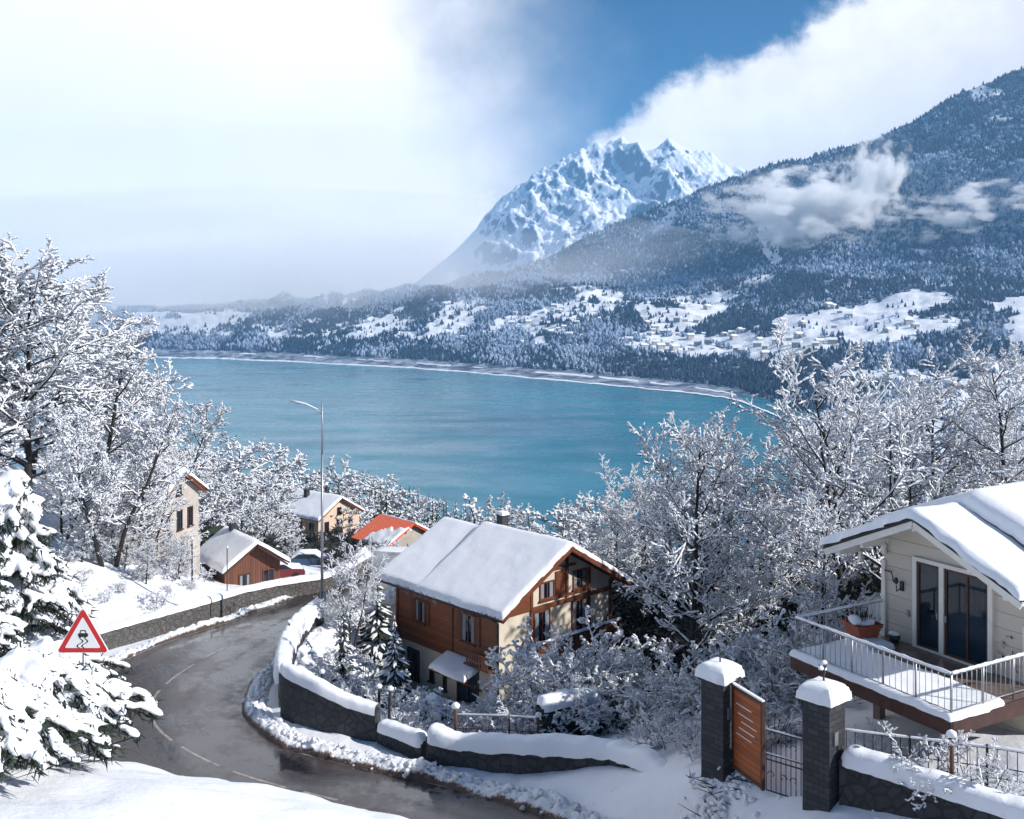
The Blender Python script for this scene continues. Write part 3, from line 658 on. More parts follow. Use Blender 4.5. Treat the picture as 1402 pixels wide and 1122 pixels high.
def tree_meshes(key, segs, snow, far=False, snow_mul=1.0):
    def arr(l):
        a = segs[l]
        if not a: return None
        return np.array([s[0] for s in a]), np.array([s[1] for s in a]), np.array([s[2] for s in a]), np.array([s[3] for s in a])
    t = []; a = arr(0)
    for k in range(0, len(a[0]), 9): t.append(MB().tubes(*[q[k:k+9] for q in a], sides=7).mesh(key+'_trunk', [M['bark']]))
    b = MB(); sn = MB(); rg = np.random.default_rng(7); grp = lambda lo, hi, n: np.repeat(rg.uniform(lo, hi, n//3+1), 3)[:n]
    for l in (1, 2, 3, 4):
        a = arr(l)
        if a is None: continue
        b.tubes(*a, sides=3 if l > 1 else 4, mat=0 if l < 3 else 1)
        P0, P1, r0, r1 = a; d = P1-P0; ln = np.linalg.norm(d, axis=1); hz = np.sqrt(np.clip(1-(d[:, 2]/ln)**2, 0, 1))
        w0 = (snow*(.55+.45*hz)*grp(.75, 1.2, len(P0))+r0*.42)*snow_mul*(.75 if l < 3 else 1); w1 = (snow*(.55+.45*hz)*grp(.75, 1.1, len(P0))+r1*.42)*snow_mul*(.75 if l < 3 else 1)
        keep = (hz > .3) & (grp(0, 1, len(P0)) < (.84 if l > 1 else .9))
        o = np.array([0, 0, 1.])
        P0s = P0+o*(r0*.7+w0*.55)[:, None]; P1s = P1+o*(r1*.7+w1*.55)[:, None]
        mid = (P0s+P1s)/2+np.array([0, 0, 1.])*(snow*.25); wm = np.maximum(w0, w1)*1.05
        sn.tubes(P0s[keep], mid[keep], w0[keep], wm[keep], sides=4, flat=.8); sn.tubes(mid[keep], P1s[keep], wm[keep], w1[keep]*.6, sides=4, flat=.8)
        if l >= 3:   # clots at forks and tips
            s_ = rg.uniform(0, 1, len(P0)) < (.015 if not far else .03); c = P1s[s_]; m_ = len(c)
            if m_: sn.blobs(c, np.stack([rg.uniform(1., 2.0, m_)*snow*1.1, rg.uniform(.9, 1.4, m_)*snow*1.2, rg.uniform(.7, 1.2, m_)*snow*1.1], 1), rg.uniform(0, 6, m_), mat=0, rng=rg, tmpl=ICO1, jit=.15)
    return (t, b.mesh(key+'_branches', [M['bark'], M['twig']]), sn.mesh(key+'_snow', [M['tree_snow']]))
PROTO = {}
def proto(key, snow=.04, far=False, **kw):
    PROTO[key] = tree_meshes(key, grow(snow=snow, **kw), snow, far)
proto('big_a', seed=11, H=10, spread=7.5, n1=24, n2=8, n3=6, n4=2, trunk_r=.016, base=.2, snow=.038, up=1.05, twig=.013)
proto('big_b', seed=12, H=10, spread=9, n1=26, n2=8, n3=6, n4=2, trunk_r=.014, base=.16, stems=3, snow=.040, up=1.2, twig=.013)
proto('big_c', seed=13, H=10, spread=8, n1=24, n2=8, n3=6, n4=2, trunk_r=.015, base=.12, snow=.040, up=.9, twig=.013)
proto('tall_a', seed=14, H=12, spread=8, n1=26, n2=8, n3=6, n4=3, trunk_r=.014, base=.2, snow=.052, up=1.0, stems=2, twig=.017)
proto('tall_b', seed=15, H=12, spread=9, n1=28, n2=8, n3=6, n4=3, trunk_r=.014, base=.15, snow=.055, up=.9, twig=.018)
proto('mid_a', seed=16, H=9, spread=7.5, n1=20, n2=6, n3=5, n4=3, trunk_r=.014, base=.1, snow=.07, far=True, twig=.03)
proto('mid_b', seed=17, H=9, spread=8, n1=20, n2=6, n3=5, n4=3, trunk_r=.014, base=.1, snow=.075, far=True, twig=.03, up=.6)
proto('mid_c', seed=18, H=9, spread=6, n1=22, n2=6, n3=5, n4=2, trunk_r=.014, base=.08, snow=.08, far=True, twig=.03, profile='cone', up=.5)
proto('shrub_a', seed=21, H=3, spread=4.5, n1=22, n2=6, n3=5, n4=2, trunk_r=.012, base=.08, stems=6, snow=.040, up=.7, profile='flat', twig=.009)
proto('shrub_b', seed=22, H=3, spread=4.2, n1=24, n2=6, n3=4, n4=2, trunk_r=.012, base=.05, stems=8, snow=.046, up=.5, profile='flat', twig=.009, droop=.06)
proto('shrub_c', seed=23, H=3, spread=4, n1=20, n2=5, n3=4, n4=2, trunk_r=.011, base=.1, stems=5, snow=.032, up=1.0, profile='flat', twig=.009)
def conifer_meshes(key, seed, H, rad, layers, drop=.35, snow_t=.5):
    rg = np.random.default_rng(seed); t = MB(); t.path([(0, 0, -.5), (0, 0, H*.5), (0, 0, H*.97)], [H*.016, H*.010, .02], 6)
    g = MB(); s = MB()
    for k in range(layers):
        f = k/(layers-1); z = H*(.06+.9*f); r = rad*(1-f)**.85*rg.uniform(.85, 1.1)+.08
        nb_ = int(7+9*(1-f))
        for b in range(nb_):
            a = rg.uniform(0, 6.283); l = r*rg.uniform(.65, 1.12); wd = l*rg.uniform(.28, .42)
            dz = -drop*l*rg.uniform(.6, 1.3); c, q = math.cos(a), math.sin(a)
            base_ = np.array([0, 0, z+rg.uniform(-.02, .02)*H]); tip = base_+np.array([c*l, q*l, dz]); m1 = base_+np.array([c*l*.5, q*l*.5, dz*.35])
            sd = np.array([-q, c, 0])*wd/2
            for u in (-1, 1):
                g.add([base_, m1+sd*u-[0, 0, wd*.18], tip], [[0, 1, 2]], 0)
                g.add([m1, m1+sd*u*1.5+np.array([c*l*.2, q*l*.2, -wd*.5]), tip-[0, 0, wd*.2]], [[0, 1, 2]], 0)
            if rg.uniform() < snow_t:
                up_ = np.array([0, 0, .04*rad+.03])
                s.add([base_+up_, m1+sd*.75+up_*.3, tip+up_*.6, m1-sd*.75+up_*.3, m1+up_*2.2], [[0, 1, 4], [1, 2, 4], [2, 3, 4], [3, 0, 4]], 0, True)
    return (t.mesh(key+'_trunk', [M['bark']]), g.mesh(key+'_foliage', [M['needle']]), s.mesh(key+'_snow', [M['tree_snow']]))
CON = {k: conifer_meshes(k, *a) for k, a in {'con_a': (31, 10, 2.3, 17, .35, .75), 'con_b': (32, 10, 1.9, 15, .45, .55), 'con_c': (33, 10, 2.8, 18, .3, .9), 'con_d': (34, 10, 1.9, 14, .4, .12)}.items()}
def put_tree(key, x, y, h, rz, label, group=None, name=None, wide=1.0, sink=.1, z=None):
    if key in PROTO: ms = PROTO[key]; names = ('trunk', 'crown', 'snow'); H0 = {'b': 10, 't': 12, 'm': 9, 's': 3}[key[0]]; nm = 'shrub' if key[0] == 's' else 'deciduous_tree'
    else: ms = CON[key]; names = ('trunk', 'foliage', 'snow'); H0 = 10; nm = 'conifer_tree'
    s = h/H0*1.04
    e = empty(name or nm, (x, y, (gz(x, y) if z is None else z)-sink), rz, label, 'shrub' if key[0] == 's' else 'tree', group)
    e.scale = (s*wide, s*wide, s)
    for m_, n_ in zip(ms, names):
        for q in (m_ if isinstance(m_, list) else [m_]):
            o = bpy.data.objects.new('stem' if (nm == 'shrub' and n_ == 'trunk') else n_, q); COL.objects.link(o); o.parent = e
    return e
def at(px, Y): return (px-HX)/F*Y
def tree_px(key, px, Y, top, label, group=None, wide=1.0, rz=None, base=None, name=None):
    """a tree standing at lateral photo position px and distance Y, reaching height line top"""
    x = at(px, Y); z0 = gz(x, Y) if base is None else -(base-HY)/F*Y
    zt = -(top-HY)/F*Y
    return put_tree(key, x, Y, max(.5, zt-z0), rz if rz is not None else (px*.37+Y) % 6.28, label, group, name, wide, z=z0)

# ---- individually recognisable trees
tree_px('big_a', 945, 41, 572, 'snow covered bare tree with dark trunk standing behind the left stone gate pillar', rz=.4, wide=.88)
tree_px('big_b', 1185, 39, 470, 'largest snow covered bare tree, many stemmed, behind the white board house', rz=1.1, wide=1.05)
tree_px('big_c', 1385, 46, 478, 'bare snowy tree rising at the right edge above the white house roof', rz=2.2)
tree_px('big_c', 1130, 36.5, 690, 'smaller bare snowy tree beyond the balcony corner with the flower pot', rz=4.0)
tree_px('big_a', 1285, 50, 520, 'bare snowy tree between the largest tree and the right edge tree', rz=3.0, wide=1.1)
tree_px('tall_a', 148, 60, 520, 'snowy tree with straight dark trunk on the bank behind the road wall', rz=.9, wide=.95)
tree_px('tall_b', 40, 68, 352, 'tallest frosted tree at the left edge above the road', rz=.3, wide=1.25)
tree_px('tall_a', 100, 80, 420, 'frosted tree just right of the tallest left edge tree', rz=2.4, wide=1.2)
tree_px('tall_b', -40, 66, 340, 'frosted tree cut by the left picture edge', rz=2.0, wide=1.2)
tree_px('tall_b', 170, 92, 500, 'broad frosted tree on the left hillside above the tall cream house', rz=5.0, wide=1.3)
tree_px('tall_a', 215, 100, 540, 'frosted tree whose crown leans over the lake edge behind the tall cream house', rz=1.4, wide=1.1)
tree_px('tall_b', 125, 105, 465, 'pale frosted tree high on the left hillside', rz=3.9, wide=1.3)
tree_px('tall_a', 40, 95, 400, 'pale frosted tree behind the tallest left edge tree', rz=.2, wide=1.3)
tree_px('big_b', 85, 61, 600, 'low snowy tree beside the snow laden conifer on the left', rz=.6, wide=1.1)
tree_px('big_c', 188, 62, 600, 'thin bare tree left of the tall cream house', rz=.1, wide=.9)
tree_px('big_a', 228, 63.5, 730, 'small bare tree at the foot of the tall cream house', rz=1.7, wide=.9)
tree_px('big_b', 196, 64.5, 615, 'dense snowy tree hiding the left side of the tall cream house', rz=1.0, wide=1.0); tree_px('big_c', 120, 63, 650, 'snowy tree on the bank left of the straight dark trunk', rz=2.0, wide=1.1); tree_px('big_b', 243, 70, 735, 'low snowy tree between the tall cream house and the cabin', rz=4.0)
for q, (a, b, c) in enumerate(((172, 59.5, 775), (205, 60, 765), (235, 61, 770), (160, 60.5, 750), (250, 64, 750), (118, 58, 780), (190, 63, 740), (135, 62, 760), (275, 66, 770), (100, 56, 770), (145, 56, 800), (165, 57.5, 790), (215, 57, 800), (125, 60, 740), (180, 61, 745), (228, 59.5, 795), (85, 58, 740), (258, 61, 785), (150, 64, 720), (205, 62.5, 745))): tree_px(['shrub_c', 'shrub_a'][q % 2], a, b, c, 'thin snowy shrub on the bank between the road wall and tall house', 'shrubs on the left bank', wide=1.2)
tree_px('big_b', 476, 53.5, 745, 'snow covered tree between the street lamp and the timber chalet', rz=.8, wide=.85)
tree_px('con_a', 517, 54.5, 790, 'dark snowy conifer touching the left corner of the timber chalet', rz=2.8, wide=1.5)
tree_px('con_c', 540, 47.5, 845, 'small dark conifer by the left wall of the timber chalet', rz=.8)
tree_px('con_b', 470, 50.5, 825, 'dark conifer with snow just right of the street lamp', rz=.8)
i = 0
for px, Y_, top, key in [(890, 68, 640, 'big_b'), (925, 62, 660, 'big_c'), (1010, 61, 600, 'big_b'), (1050, 44, 690, 'big_a'), (1090, 47, 700, 'big_c'), (845, 72, 690, 'big_a'), (985, 60, 640, 'big_c'), (1075, 60, 560, 'big_b'), (1230, 62, 560, 'big_c'), (1330, 60, 560, 'big_b'),
                         (1400, 60, 600, 'big_a'), (1020, 40, 760, 'big_c'), (1140, 56, 600, 'big_b'), (1180, 50, 640, 'big_a'), (960, 63, 680, 'big_a'), (1110, 41, 760, 'big_b'), (1000, 43, 790, 'big_b'), (1045, 54, 690, 'big_c'), (1250, 48, 600, 'big_a'), (1350, 52, 580, 'big_c'), (885, 60, 690, 'big_a')]:
    tree_px(key, px, Y_, top, 'snow covered bare tree in the thicket behind the chalet and white house', 'thicket trees right of the chalet', wide=1.1); i += 1
for a, b, c, k in ((165, 60, 700, 'big_b'), (112, 59, 700, 'big_c'), (240, 61.5, 725, 'big_b'), (200, 59, 740, 'big_a')):
    tree_px(k, a, b, c, 'small snowy tree on the bank just above the grey road wall', 'small trees on the left bank', wide=1.15)
# ---- trees on the slope towards the lake
mr_ = random.Random(4)
spec = []
for px, Y_, top in [(310, 150, 598), (350, 150, 620), (388, 165, 618), (420, 190, 640), (465, 160, 642), (500, 175, 650), (520, 185, 662), (275, 130, 625), (295, 118, 650), (335, 122, 655), (370, 128, 672), (285, 98, 690), (330, 100, 700), (365, 104, 705), (390, 110, 712), (260, 110, 610), (240, 120, 600), (405, 130, 690),
                    (440, 108, 748), (400, 100, 735), (470, 100, 740), (350, 90, 730), (500, 96, 745), (425, 150, 640), (445, 175, 650), (470, 140, 690), (610, 110, 735), (668, 88, 660), (640, 120, 712), (735, 90, 672), (705, 110, 690), (765, 100, 688), (800, 95, 690), (830, 85, 700), (780, 120, 690), (820, 110, 672), (690, 140, 690),
                    (250, 78, 700), (280, 84, 742), (510, 82, 735), (530, 78, 745), (470, 78, 765), (480, 70, 775), (450, 130, 735), (520, 105, 750)]:
    k = mr_.choice(['mid_a', 'mid_b', 'mid_c', 'mid_a', 'mid_b'])
    spec.append((k, px, Y_, top))
for k, px, Y_, top in spec:
    tree_px(k, px, Y_, top, 'frosted tree on the wooded slope between the road and the lake', 'frosted trees on the slope to the lake', wide=1.15)
for q in range(34):
    px = 512+q*5.1+mr_.uniform(-4, 4); Y_ = mr_.uniform(150, 260); tp = np.interp(px, [512, 560, 640, 690], [654, 664, 690, 700])+mr_.uniform(-3, 14)
    z0 = gz(at(px, Y_), Y_); tree_px('con_d' if q % 3 else 'con_b', px, Y_, max(tp, 0), 'dark slender conifer above the lake behind the chalet roof', 'dark conifers behind the chalet roof', wide=.9)
for q in range(90):
    Y_ = mr_.uniform(125, 330); px = mr_.uniform(215, 900); x = at(px, Y_)
    h_ = mr_.uniform(7, 13); k = mr_.choice(['mid_a', 'mid_b', 'con_d', 'con_a', 'con_b'])
    zt = gz(x, Y_)+h_; yt = HY-zt*F/Y_
    lim = np.interp(px, [215, 330, 420, 520, 640, 700, 800, 900], [600, 632, 645, 660, 692, 702, 702, 690])
    if yt < lim: h_ = max(3, h_-(lim-yt)*Y_/F)
    if 365 < px < 590 and 700 < HY-gz(x, Y_)*F/Y_ < 760 and Y_ < 150: continue
    put_tree(k, x, Y_, h_, mr_.uniform(0, 6), 'frosted tree on the wooded slope between the road and the lake' if k[0] == 'm' else 'snowy conifer among the frosted trees above the lake', 'frosted trees on the slope to the lake' if k[0] == 'm' else 'snowy conifers above the lake')
# forest that reads as one mass lower down the slope and round the right shore
rng = np.random.default_rng(15); NL = 9000
a_ = rng.uniform(-.45, .62, NL); y_ = np.exp(rng.uniform(math.log(250), math.log(1500), NL)); x_ = a_*y_; z_ = ground_z(x_, y_)
ok = (z_ > -150)
x_, y_, z_ = x_[ok], y_[ok], z_[ok]; n_ = len(x_)
h = rng.uniform(6, 13, n_); yt = HY-(z_+h)*F/y_; pxx = HX+F*x_/y_
lim = np.interp(pxx, [215, 420, 520, 640, 700, 800, 900, 1000, 1045], [610, 650, 652, 690, 715, 715, 690, 610, 540])
ok = (yt > lim); x_, y_, z_, h = x_[ok], y_[ok], z_[ok], h[ok]; n_ = len(x_)
mbf = MB()
for kd in (0, 1):
    s_ = np.where((rng.uniform(0, 1, n_) > .55) == bool(kd))[0]; q = np.stack([x_, y_, z_], 1)[s_]; hh = h[s_]; m_ = len(s_)
    for layer in range(3):
        V = [q+np.stack([0*hh, 0*hh, hh*(1-.22*layer)], 1)]; ph = rng.uniform(0, 6, m_)
        for k in range(7):
            an = ph+k*2*math.pi/7; jr = hh*(.12+.09*layer)*rng.uniform(.6, 1.4, m_)
            V.append(q+np.stack([np.cos(an)*jr, np.sin(an)*jr, hh*(.58-.25*layer)*rng.uniform(.8, 1.2, m_)], 1))
        V = np.stack(V, 1).reshape(-1, 3)
        mbf.add(V, (np.array([[0, 1+k, 1+(k+1) % 7] for k in range(7)])[None]+(np.arange(m_)*8)[:, None, None]).reshape(-1, 3), kd)
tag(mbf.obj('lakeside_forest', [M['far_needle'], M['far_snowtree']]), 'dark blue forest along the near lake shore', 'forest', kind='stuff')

# dark tangled undergrowth beneath the snowy trees
rng = np.random.default_rng(99)
def undergrowth(n, px0, px1, ya, yb, hmax, limf=None):
    y = np.exp(rng.uniform(math.log(ya), math.log(yb), n)); x = (rng.uniform(px0, px1, n)-HX)/F*y; z = ground_z(x, y); h = rng.uniform(.4, 1, n)*hmax*(y/50)**.35
    if limf is not None:
        yt = HY-(z+h)*F/y; ok = yt > np.interp(HX+F*x/y, *limf); x, y, z, h = x[ok], y[ok], z[ok], h[ok]
    pp = HX+F*x/y; ok = ~((pp > 365) & (pp < 455) & (y > 80) & (y < 104)); x, y, z, h = x[ok], y[ok], z[ok], h[ok]
    n = len(x); mb = MB(); sn = MB()
    for k in range(9):
        b0 = np.stack([x+rng.normal(0, .25, n), y+rng.normal(0, .25, n), z+h*rng.uniform(-.1, .45, n)], 1); d = np.stack([rng.normal(0, .55, n), rng.normal(0, .55, n), rng.uniform(.25, 1, n)], 1)*h[:, None]*.6
        mb.tubes(b0, b0+d, .012+.0006*y, .006+.0004*y, 3)
    q = 4
    for k in range(q):
        c = np.stack([x+rng.normal(0, .4, n), y+rng.normal(0, .4, n), z+h*rng.uniform(.0, .7, n)], 1); a = rng.uniform(0, 6, n); r = h*rng.uniform(.12, .3, n)
        v = np.stack([c+np.stack([np.cos(a+t)*r, np.sin(a+t)*r, rng.uniform(-.5, .5, n)*r], 1) for t in (0, 2.1, 4.2)], 1).reshape(-1, 3); mb.add(v, np.arange(n*3).reshape(-1, 3), 1)
    return mb
tag(undergrowth(5200, 815, 1440, 42, 90, 1.5).obj('undergrowth', [M['twig'], M['needle']]), kind='stuff')
tag(undergrowth(5200, 240, 900, 82, 320, 2.6, ([240, 330, 420, 520, 640, 700, 800, 900], [625, 650, 665, 680, 715, 722, 720, 700])).obj('undergrowth', [M['twig'], M['needle']]), kind='stuff')
# ---- garden shrubs
sh = [('shrub_c', 738, 44, 862), ('shrub_c', 785, 43, 842), ('shrub_c', 765, 41.5, 860), ('shrub_c', 810, 41, 862), ('shrub_a', 845, 42, 880), ('shrub_b', 885, 41, 885), ('shrub_a', 930, 40, 880), ('shrub_b', 760, 40.5, 900), ('shrub_a', 815, 39, 905), ('shrub_b', 860, 38.5, 925), ('shrub_c', 905, 37, 925), ('shrub_c', 780, 38.5, 935), ('shrub_a', 700, 43.5, 912), ('shrub_c', 730, 39, 940),
      ('shrub_b', 580, 46, 930), ('shrub_a', 560, 43, 950), ('shrub_b', 605, 44, 945), ('shrub_b', 505, 54, 870), ('shrub_a', 530, 53.5, 880), ('shrub_c', 455, 52, 880), ('shrub_c', 470, 47, 905), ('shrub_a', 500, 45, 915), ('shrub_c', 540, 43.5, 930), ('shrub_b', 640, 42, 965), ('shrub_a', 670, 43, 955), ('shrub_c', 430, 45, 925), ('shrub_b', 490, 49, 870),
      ('shrub_b', 945, 32.5, 975), ('shrub_a', 918, 33.5, 960), ('shrub_c', 955, 31, 990), ('shrub_a', 1015, 31, 930), ('shrub_b', 1050, 30, 935), ('shrub_b', 1010, 38, 860), ('shrub_a', 1045, 36, 855), ('shrub_b', 990, 36, 880), ('shrub_a', 1070, 34, 850), ('shrub_b', 1100, 33.5, 905), ('shrub_a', 1055, 33, 905), ('shrub_c', 1025, 34, 925), ('shrub_b', 960, 37, 870), ('shrub_c', 1110, 34.5, 800), ('shrub_c', 930, 34, 965), ('shrub_c', 895, 35.5, 975), ('shrub_c', 815, 46.5, 850), ('shrub_a', 865, 46, 850)]
for k, px, Y_, top in sh:
    reg = 'right of' if px > 690 and px < 950 else ('left of' if px < 690 else 'gate')
    lb, gr = {'right of': ('snow loaded bare shrub in the garden right of the chalet', 'shrubs right of the chalet'), 'left of': ('snow loaded shrub in the garden left of the chalet door', 'shrubs left of the chalet'), 'gate': ('snow loaded shrub behind the wooden gate and balcony', 'shrubs behind the gate')}[reg]
    tree_px(k, px, Y_, top, lb, gr, wide=1.15)
tree_px('shrub_c', 1200, 27.2, 985, 'frosted rose bush behind the stone garden wall beside the right pillar', rz=1.)
tree_px('shrub_c', 1262, 24.9, 985, 'frosted climbing bush around the rusty post below the balcony', rz=2.)
tree_px('shrub_c', 1330, 24.3, 985, 'frosted bush right of the rusty post below the balcony', rz=3.)

# ---- heavy snow on evergreens close by
def laden(name, label, cat, loc, Rr, H, nb_, seed, padscale=1.0, cone=False, voxel=.045, droop=1.0, facing=None):
    rg = np.random.default_rng(seed); e = empty(name, loc, 0, label, cat); C, S, A_r, T = [], [], [], []; nd = MB(); tr = MB()
    NV, NF_ = [], []
    for b in range(nb_):
        a = rg.uniform(0, 6.283) if facing is None else facing+rg.uniform(-2.0, 2.0)
        f = rg.uniform(0, 1)**(.8 if cone else .6)
        z0 = H*(.08+.88*f) if cone else H*rg.uniform(.35, .98)
        l = Rr*((1-f)**.8*.9+.12)*rg.uniform(.8, 1.1) if cone else Rr*rg.uniform(.6, 1.08)*math.sqrt(max(.06, 1-(z0/H)**3))+.25
        n = max(3, int(l/(.17*padscale)))
        sink = (.30*l if cone else z0*.62)*droop*rg.uniform(.8, 1.15); P = []
        for i in range(n):
            t = (i+.6)/n; r_ = l*t; z = z0+.22*l*math.sin(t*2.2)*(.5 if cone else 1)-sink*t**1.8
            P.append(np.array([math.cos(a)*r_, math.sin(a)*r_, z]))
            a += rg.normal(0, .05)
        for i in range(n):
            if i < n*.25 and rg.uniform() < .5: continue
            d = P[min(i+1, n-1)]-P[max(i-1, 0)]; tl = -math.atan2(d[2], math.hypot(d[0], d[1])+1e-6)
            sc = padscale*rg.uniform(.7, 1.25)*(1-.25*(i/n))
            C.append(P[i]+rg.normal(0, .03, 3)); S.append([.19*sc, .105*sc*rg.uniform(.8, 1.4), .062*sc]); A_r.append(math.atan2(d[1], d[0])); T.append(tl)
            ax = unit(d)
            for q in range(16):
                o = P[i]+rg.normal(0, .05*padscale, 3)-[0, 0, .06*padscale]; dr = unit(ax*.5+rg.normal(0, .6, 3)-np.array([0, 0, .55])); sd = unit(np.cross(dr, rg.normal(0, 1, 3)))*.012*padscale*1.6
                k0 = len(NV); NV += [o-sd, o+sd, o+dr*rg.uniform(.09, .22)*padscale]; NF_.append([k0, k0+1, k0+2])
        tr.path([np.array([0, 0, z0*.6])]+[p-[0, 0, .07*padscale] for p in P[::2]]+[P[-1]-[0, 0, .07*padscale]], np.linspace(.035, .008, len(P[::2])+2)*padscale, 4)
    tr.path([(0, 0, -.5), (0, 0, H*.5), (0, 0, H*.96)], [.12*padscale, .08*padscale, .02], 7)
    nd.add(np.array(NV), np.array(NF_), 0)
    tr.obj('branches', M['bark'], e); nd.obj('foliage', M['needle'], e)
    mb = MB(); mb.blobs(C, S, np.array(A_r), np.array(T), jit=.10, rng=rg); o = mb.obj('snow', M['tree_snow'], e)
    remeshed(o, voxel, 2, .02*padscale); return e
x, y = at(26, 14.4), 14.4; laden('evergreen_bush', 'big evergreen bush buried in thick snow beside the triangular road sign', 'bush', (x, y, gz(x, y)-.3), 1.6, 1.8, 160, 41, .9, voxel=.035)
x, y = at(-25, 12.6), 12.6; laden('evergreen_bush', 'snow buried bush at the bottom left corner', 'bush', (x, y, gz(x, y)-.1), 1.0, 1.5, 90, 42, .85, voxel=.035)
x, y = at(45, 21), 21.5; laden('evergreen_bush', 'snow capped bush behind the triangular road sign at the left', 'bush', (x, y, -(985-HY)/F*y), 1.6, 1.7, 70, 45, 1.1, voxel=.05)
x, y = at(15, 27), 27; laden('conifer_tree', 'dark conifer bending under heavy snow at the left edge', 'tree', (x, y, -(935-HY)/F*y), 2.5, 5.9, 210, 43, 1.5, cone=True, voxel=.07, droop=1.3)
x, y = at(-75, 24), 24; laden('conifer_tree', 'snow laden conifer cut off by the left picture edge', 'tree', (x, y, -(930-HY)/F*y), 2.2, 5.5, 120, 44, 1.4, cone=True, voxel=.07, droop=1.3)
x, y = at(590, 45), 45.6; laden('evergreen_bush', 'rounded evergreen bush under snow at the foot of the chalet', 'bush', (x, y, gz(x, y)-.1), 1.3, 1.4, 40, 46, 1.3, voxel=.07)
# ------------------------------------------------------------------ building kit
def part(mb, name, mats, parent, label=None):
    o = mb.obj(name, mats, parent)
    if label: o['label'] = label
    return o
def edge_prof(d, r): return np.sqrt(np.clip(1-(1-np.clip(d/r, 0, 1))**2, 0, 1))
def roof_snow(zf, x0, x1, y0, y1, t, seed=0, r=.22, step=.16, lump=.05, sides=(1, 1, 1, 1)):
    def lin(a, b, la, lb):
        n = max(4, int((b-a)/step)); c = np.linspace(a, b, n)
        e = np.array([0, .03, .08, .14]); return np.unique(np.r_[a+e, c[1:-1], b-e[::-1]])
    xs_ = lin(x0, x1, 0, 0); ys_ = lin(y0, y1, 0, 0); X_, Y_ = np.meshgrid(xs_, ys_, indexing='ij')
    big = 9.
    d = np.minimum.reduce([X_-x0 if sides[0] else X_*0+big, x1-X_ if sides[1] else X_*0+big, Y_-y0 if sides[2] else X_*0+big, y1-Y_ if sides[3] else X_*0+big])
    h = t*edge_prof(d, r)*(1+.10*fbm(X_*.9+seed, Y_*.9, 3, seed))+lump*fbm(X_*1.6, Y_*1.6+seed, 4, seed+3)*edge_prof(d, .4)
    wob = .10*fbm(X_*2.3, Y_*2.3, 3, seed+9)
    mb = MB(); mb.grid(np.stack([X_+wob*(d < .12), Y_+wob*(d < .12), zf(X_)+h-.02], -1)); return mb
def gable_z(x, W_, rise, z0=0.0): return z0+np.minimum(x, W_-x)/(W_/2)*rise
def gable_slab(mb, W_, rise, y0, y1, th, z0=0, mat=0):
    p = [(0, z0), (W_/2, z0+rise), (W_, z0), (W_, z0-th), (W_/2, z0+rise-th), (0, z0-th)]; n = 6
    v = [(x, y, z) for y in (y0, y1) for x, z in p]
    mb.add(v, [[0, 1, 7, 6], [1, 2, 8, 7], [2, 3, 9, 8], [3, 4, 10, 9], [4, 5, 11, 10], [5, 0, 6, 11]], mat)
    mb.add([(x, y0, z) for x, z in p]+[(x, y1, z) for x, z in p], [[0, 5, 4, 1], [1, 4, 3, 2], [6, 7, 10, 11], [7, 8, 9, 10]], mat)
def gable_body(mb, x0, x1, y0, y1, zb, W_, rise, th, z0=0, mat=0):
    zt = lambda x: z0+min(x, W_-x)/(W_/2)*rise-th-.004
    poly = [(x0, zb), (x1, zb), (x1, zt(x1)), (W_/2, zt(W_/2)), (x0, zt(x0))]; v = [(x, y, z) for y in (y0, y1) for x, z in poly]
    mb.add(v, [[1, 0, 5, 6], [2, 1, 6, 7], [3, 2, 7, 8], [4, 3, 8, 9], [0, 4, 9, 5]], mat)
    mb.add([(x, y0, z) for x, z in poly]+[(x, y1, z) for x, z in poly], [[0, 1, 2, 3, 4]], mat); mb.add([(x, y1, z) for x, z in poly], [[4, 3, 2, 1, 0]], mat)
def wallpt(plane, c):
    return (lambda u, d, z: (u, c-d, z)) if plane == 'front' else (lambda u, d, z: (c-d, u, z))
def wbox(mb, plane, c, u0, u1, z0, z1, d0, d1, mat=0):
    P = wallpt(plane, c); a = P((u0+u1)/2, (d0+d1)/2, (z0+z1)/2); s = (u1-u0, d1-d0, z1-z0) if plane == 'front' else (d1-d0, u1-u0, z1-z0)
    mb.box(a, s, mat)
def window(parent, plane, c, u0, u1, z0, z1, fm, mull=(.5,), trans=(), fw=.07, curtain=False, name='window', depth=.07, sill=True):
    fr = MB()
    for a, b, p, q in ((u0, u0+fw, z0, z1), (u1-fw, u1, z0, z1), (u0+fw, u1-fw, z0, z0+fw), (u0+fw, u1-fw, z1-fw, z1)): wbox(fr, plane, c, a, b, p, q, .0, depth)
    for m_ in mull: x = u0+(u1-u0)*m_; wbox(fr, plane, c, x-fw*.4, x+fw*.4, z0+fw, z1-fw, .0, depth*.9)
    for m_ in trans: z = z0+(z1-z0)*m_; wbox(fr, plane, c, u0+fw, u1-fw, z-fw*.3, z+fw*.3, .0, depth*.8)
    w_ = part(fr, name, fm, parent)
    g = MB(); wbox(g, plane, c, u0+fw, u1-fw, z0+fw, z1-fw, .0, .022); part(g, 'pane', M['glass'], w_)
    if curtain:
        g = MB(); k = (u1-u0-2*fw)*.27
        wbox(g, plane, c, u0+fw, u0+fw+k, z0+fw, z1-fw, .023, .03); part(g, 'curtain', M['curtain'], w_); g = MB(); wbox(g, plane, c, u1-fw-k, u1-fw, z0+fw, z1-fw, .023, .03); part(g, 'curtain', M['curtain'], w_)
    if sill:
        g = MB(); wbox(g, plane, c, u0-.06, u1+.06, z0-.07, z0, .0, .16); part(g, 'sill', fm, w_)
    return w_
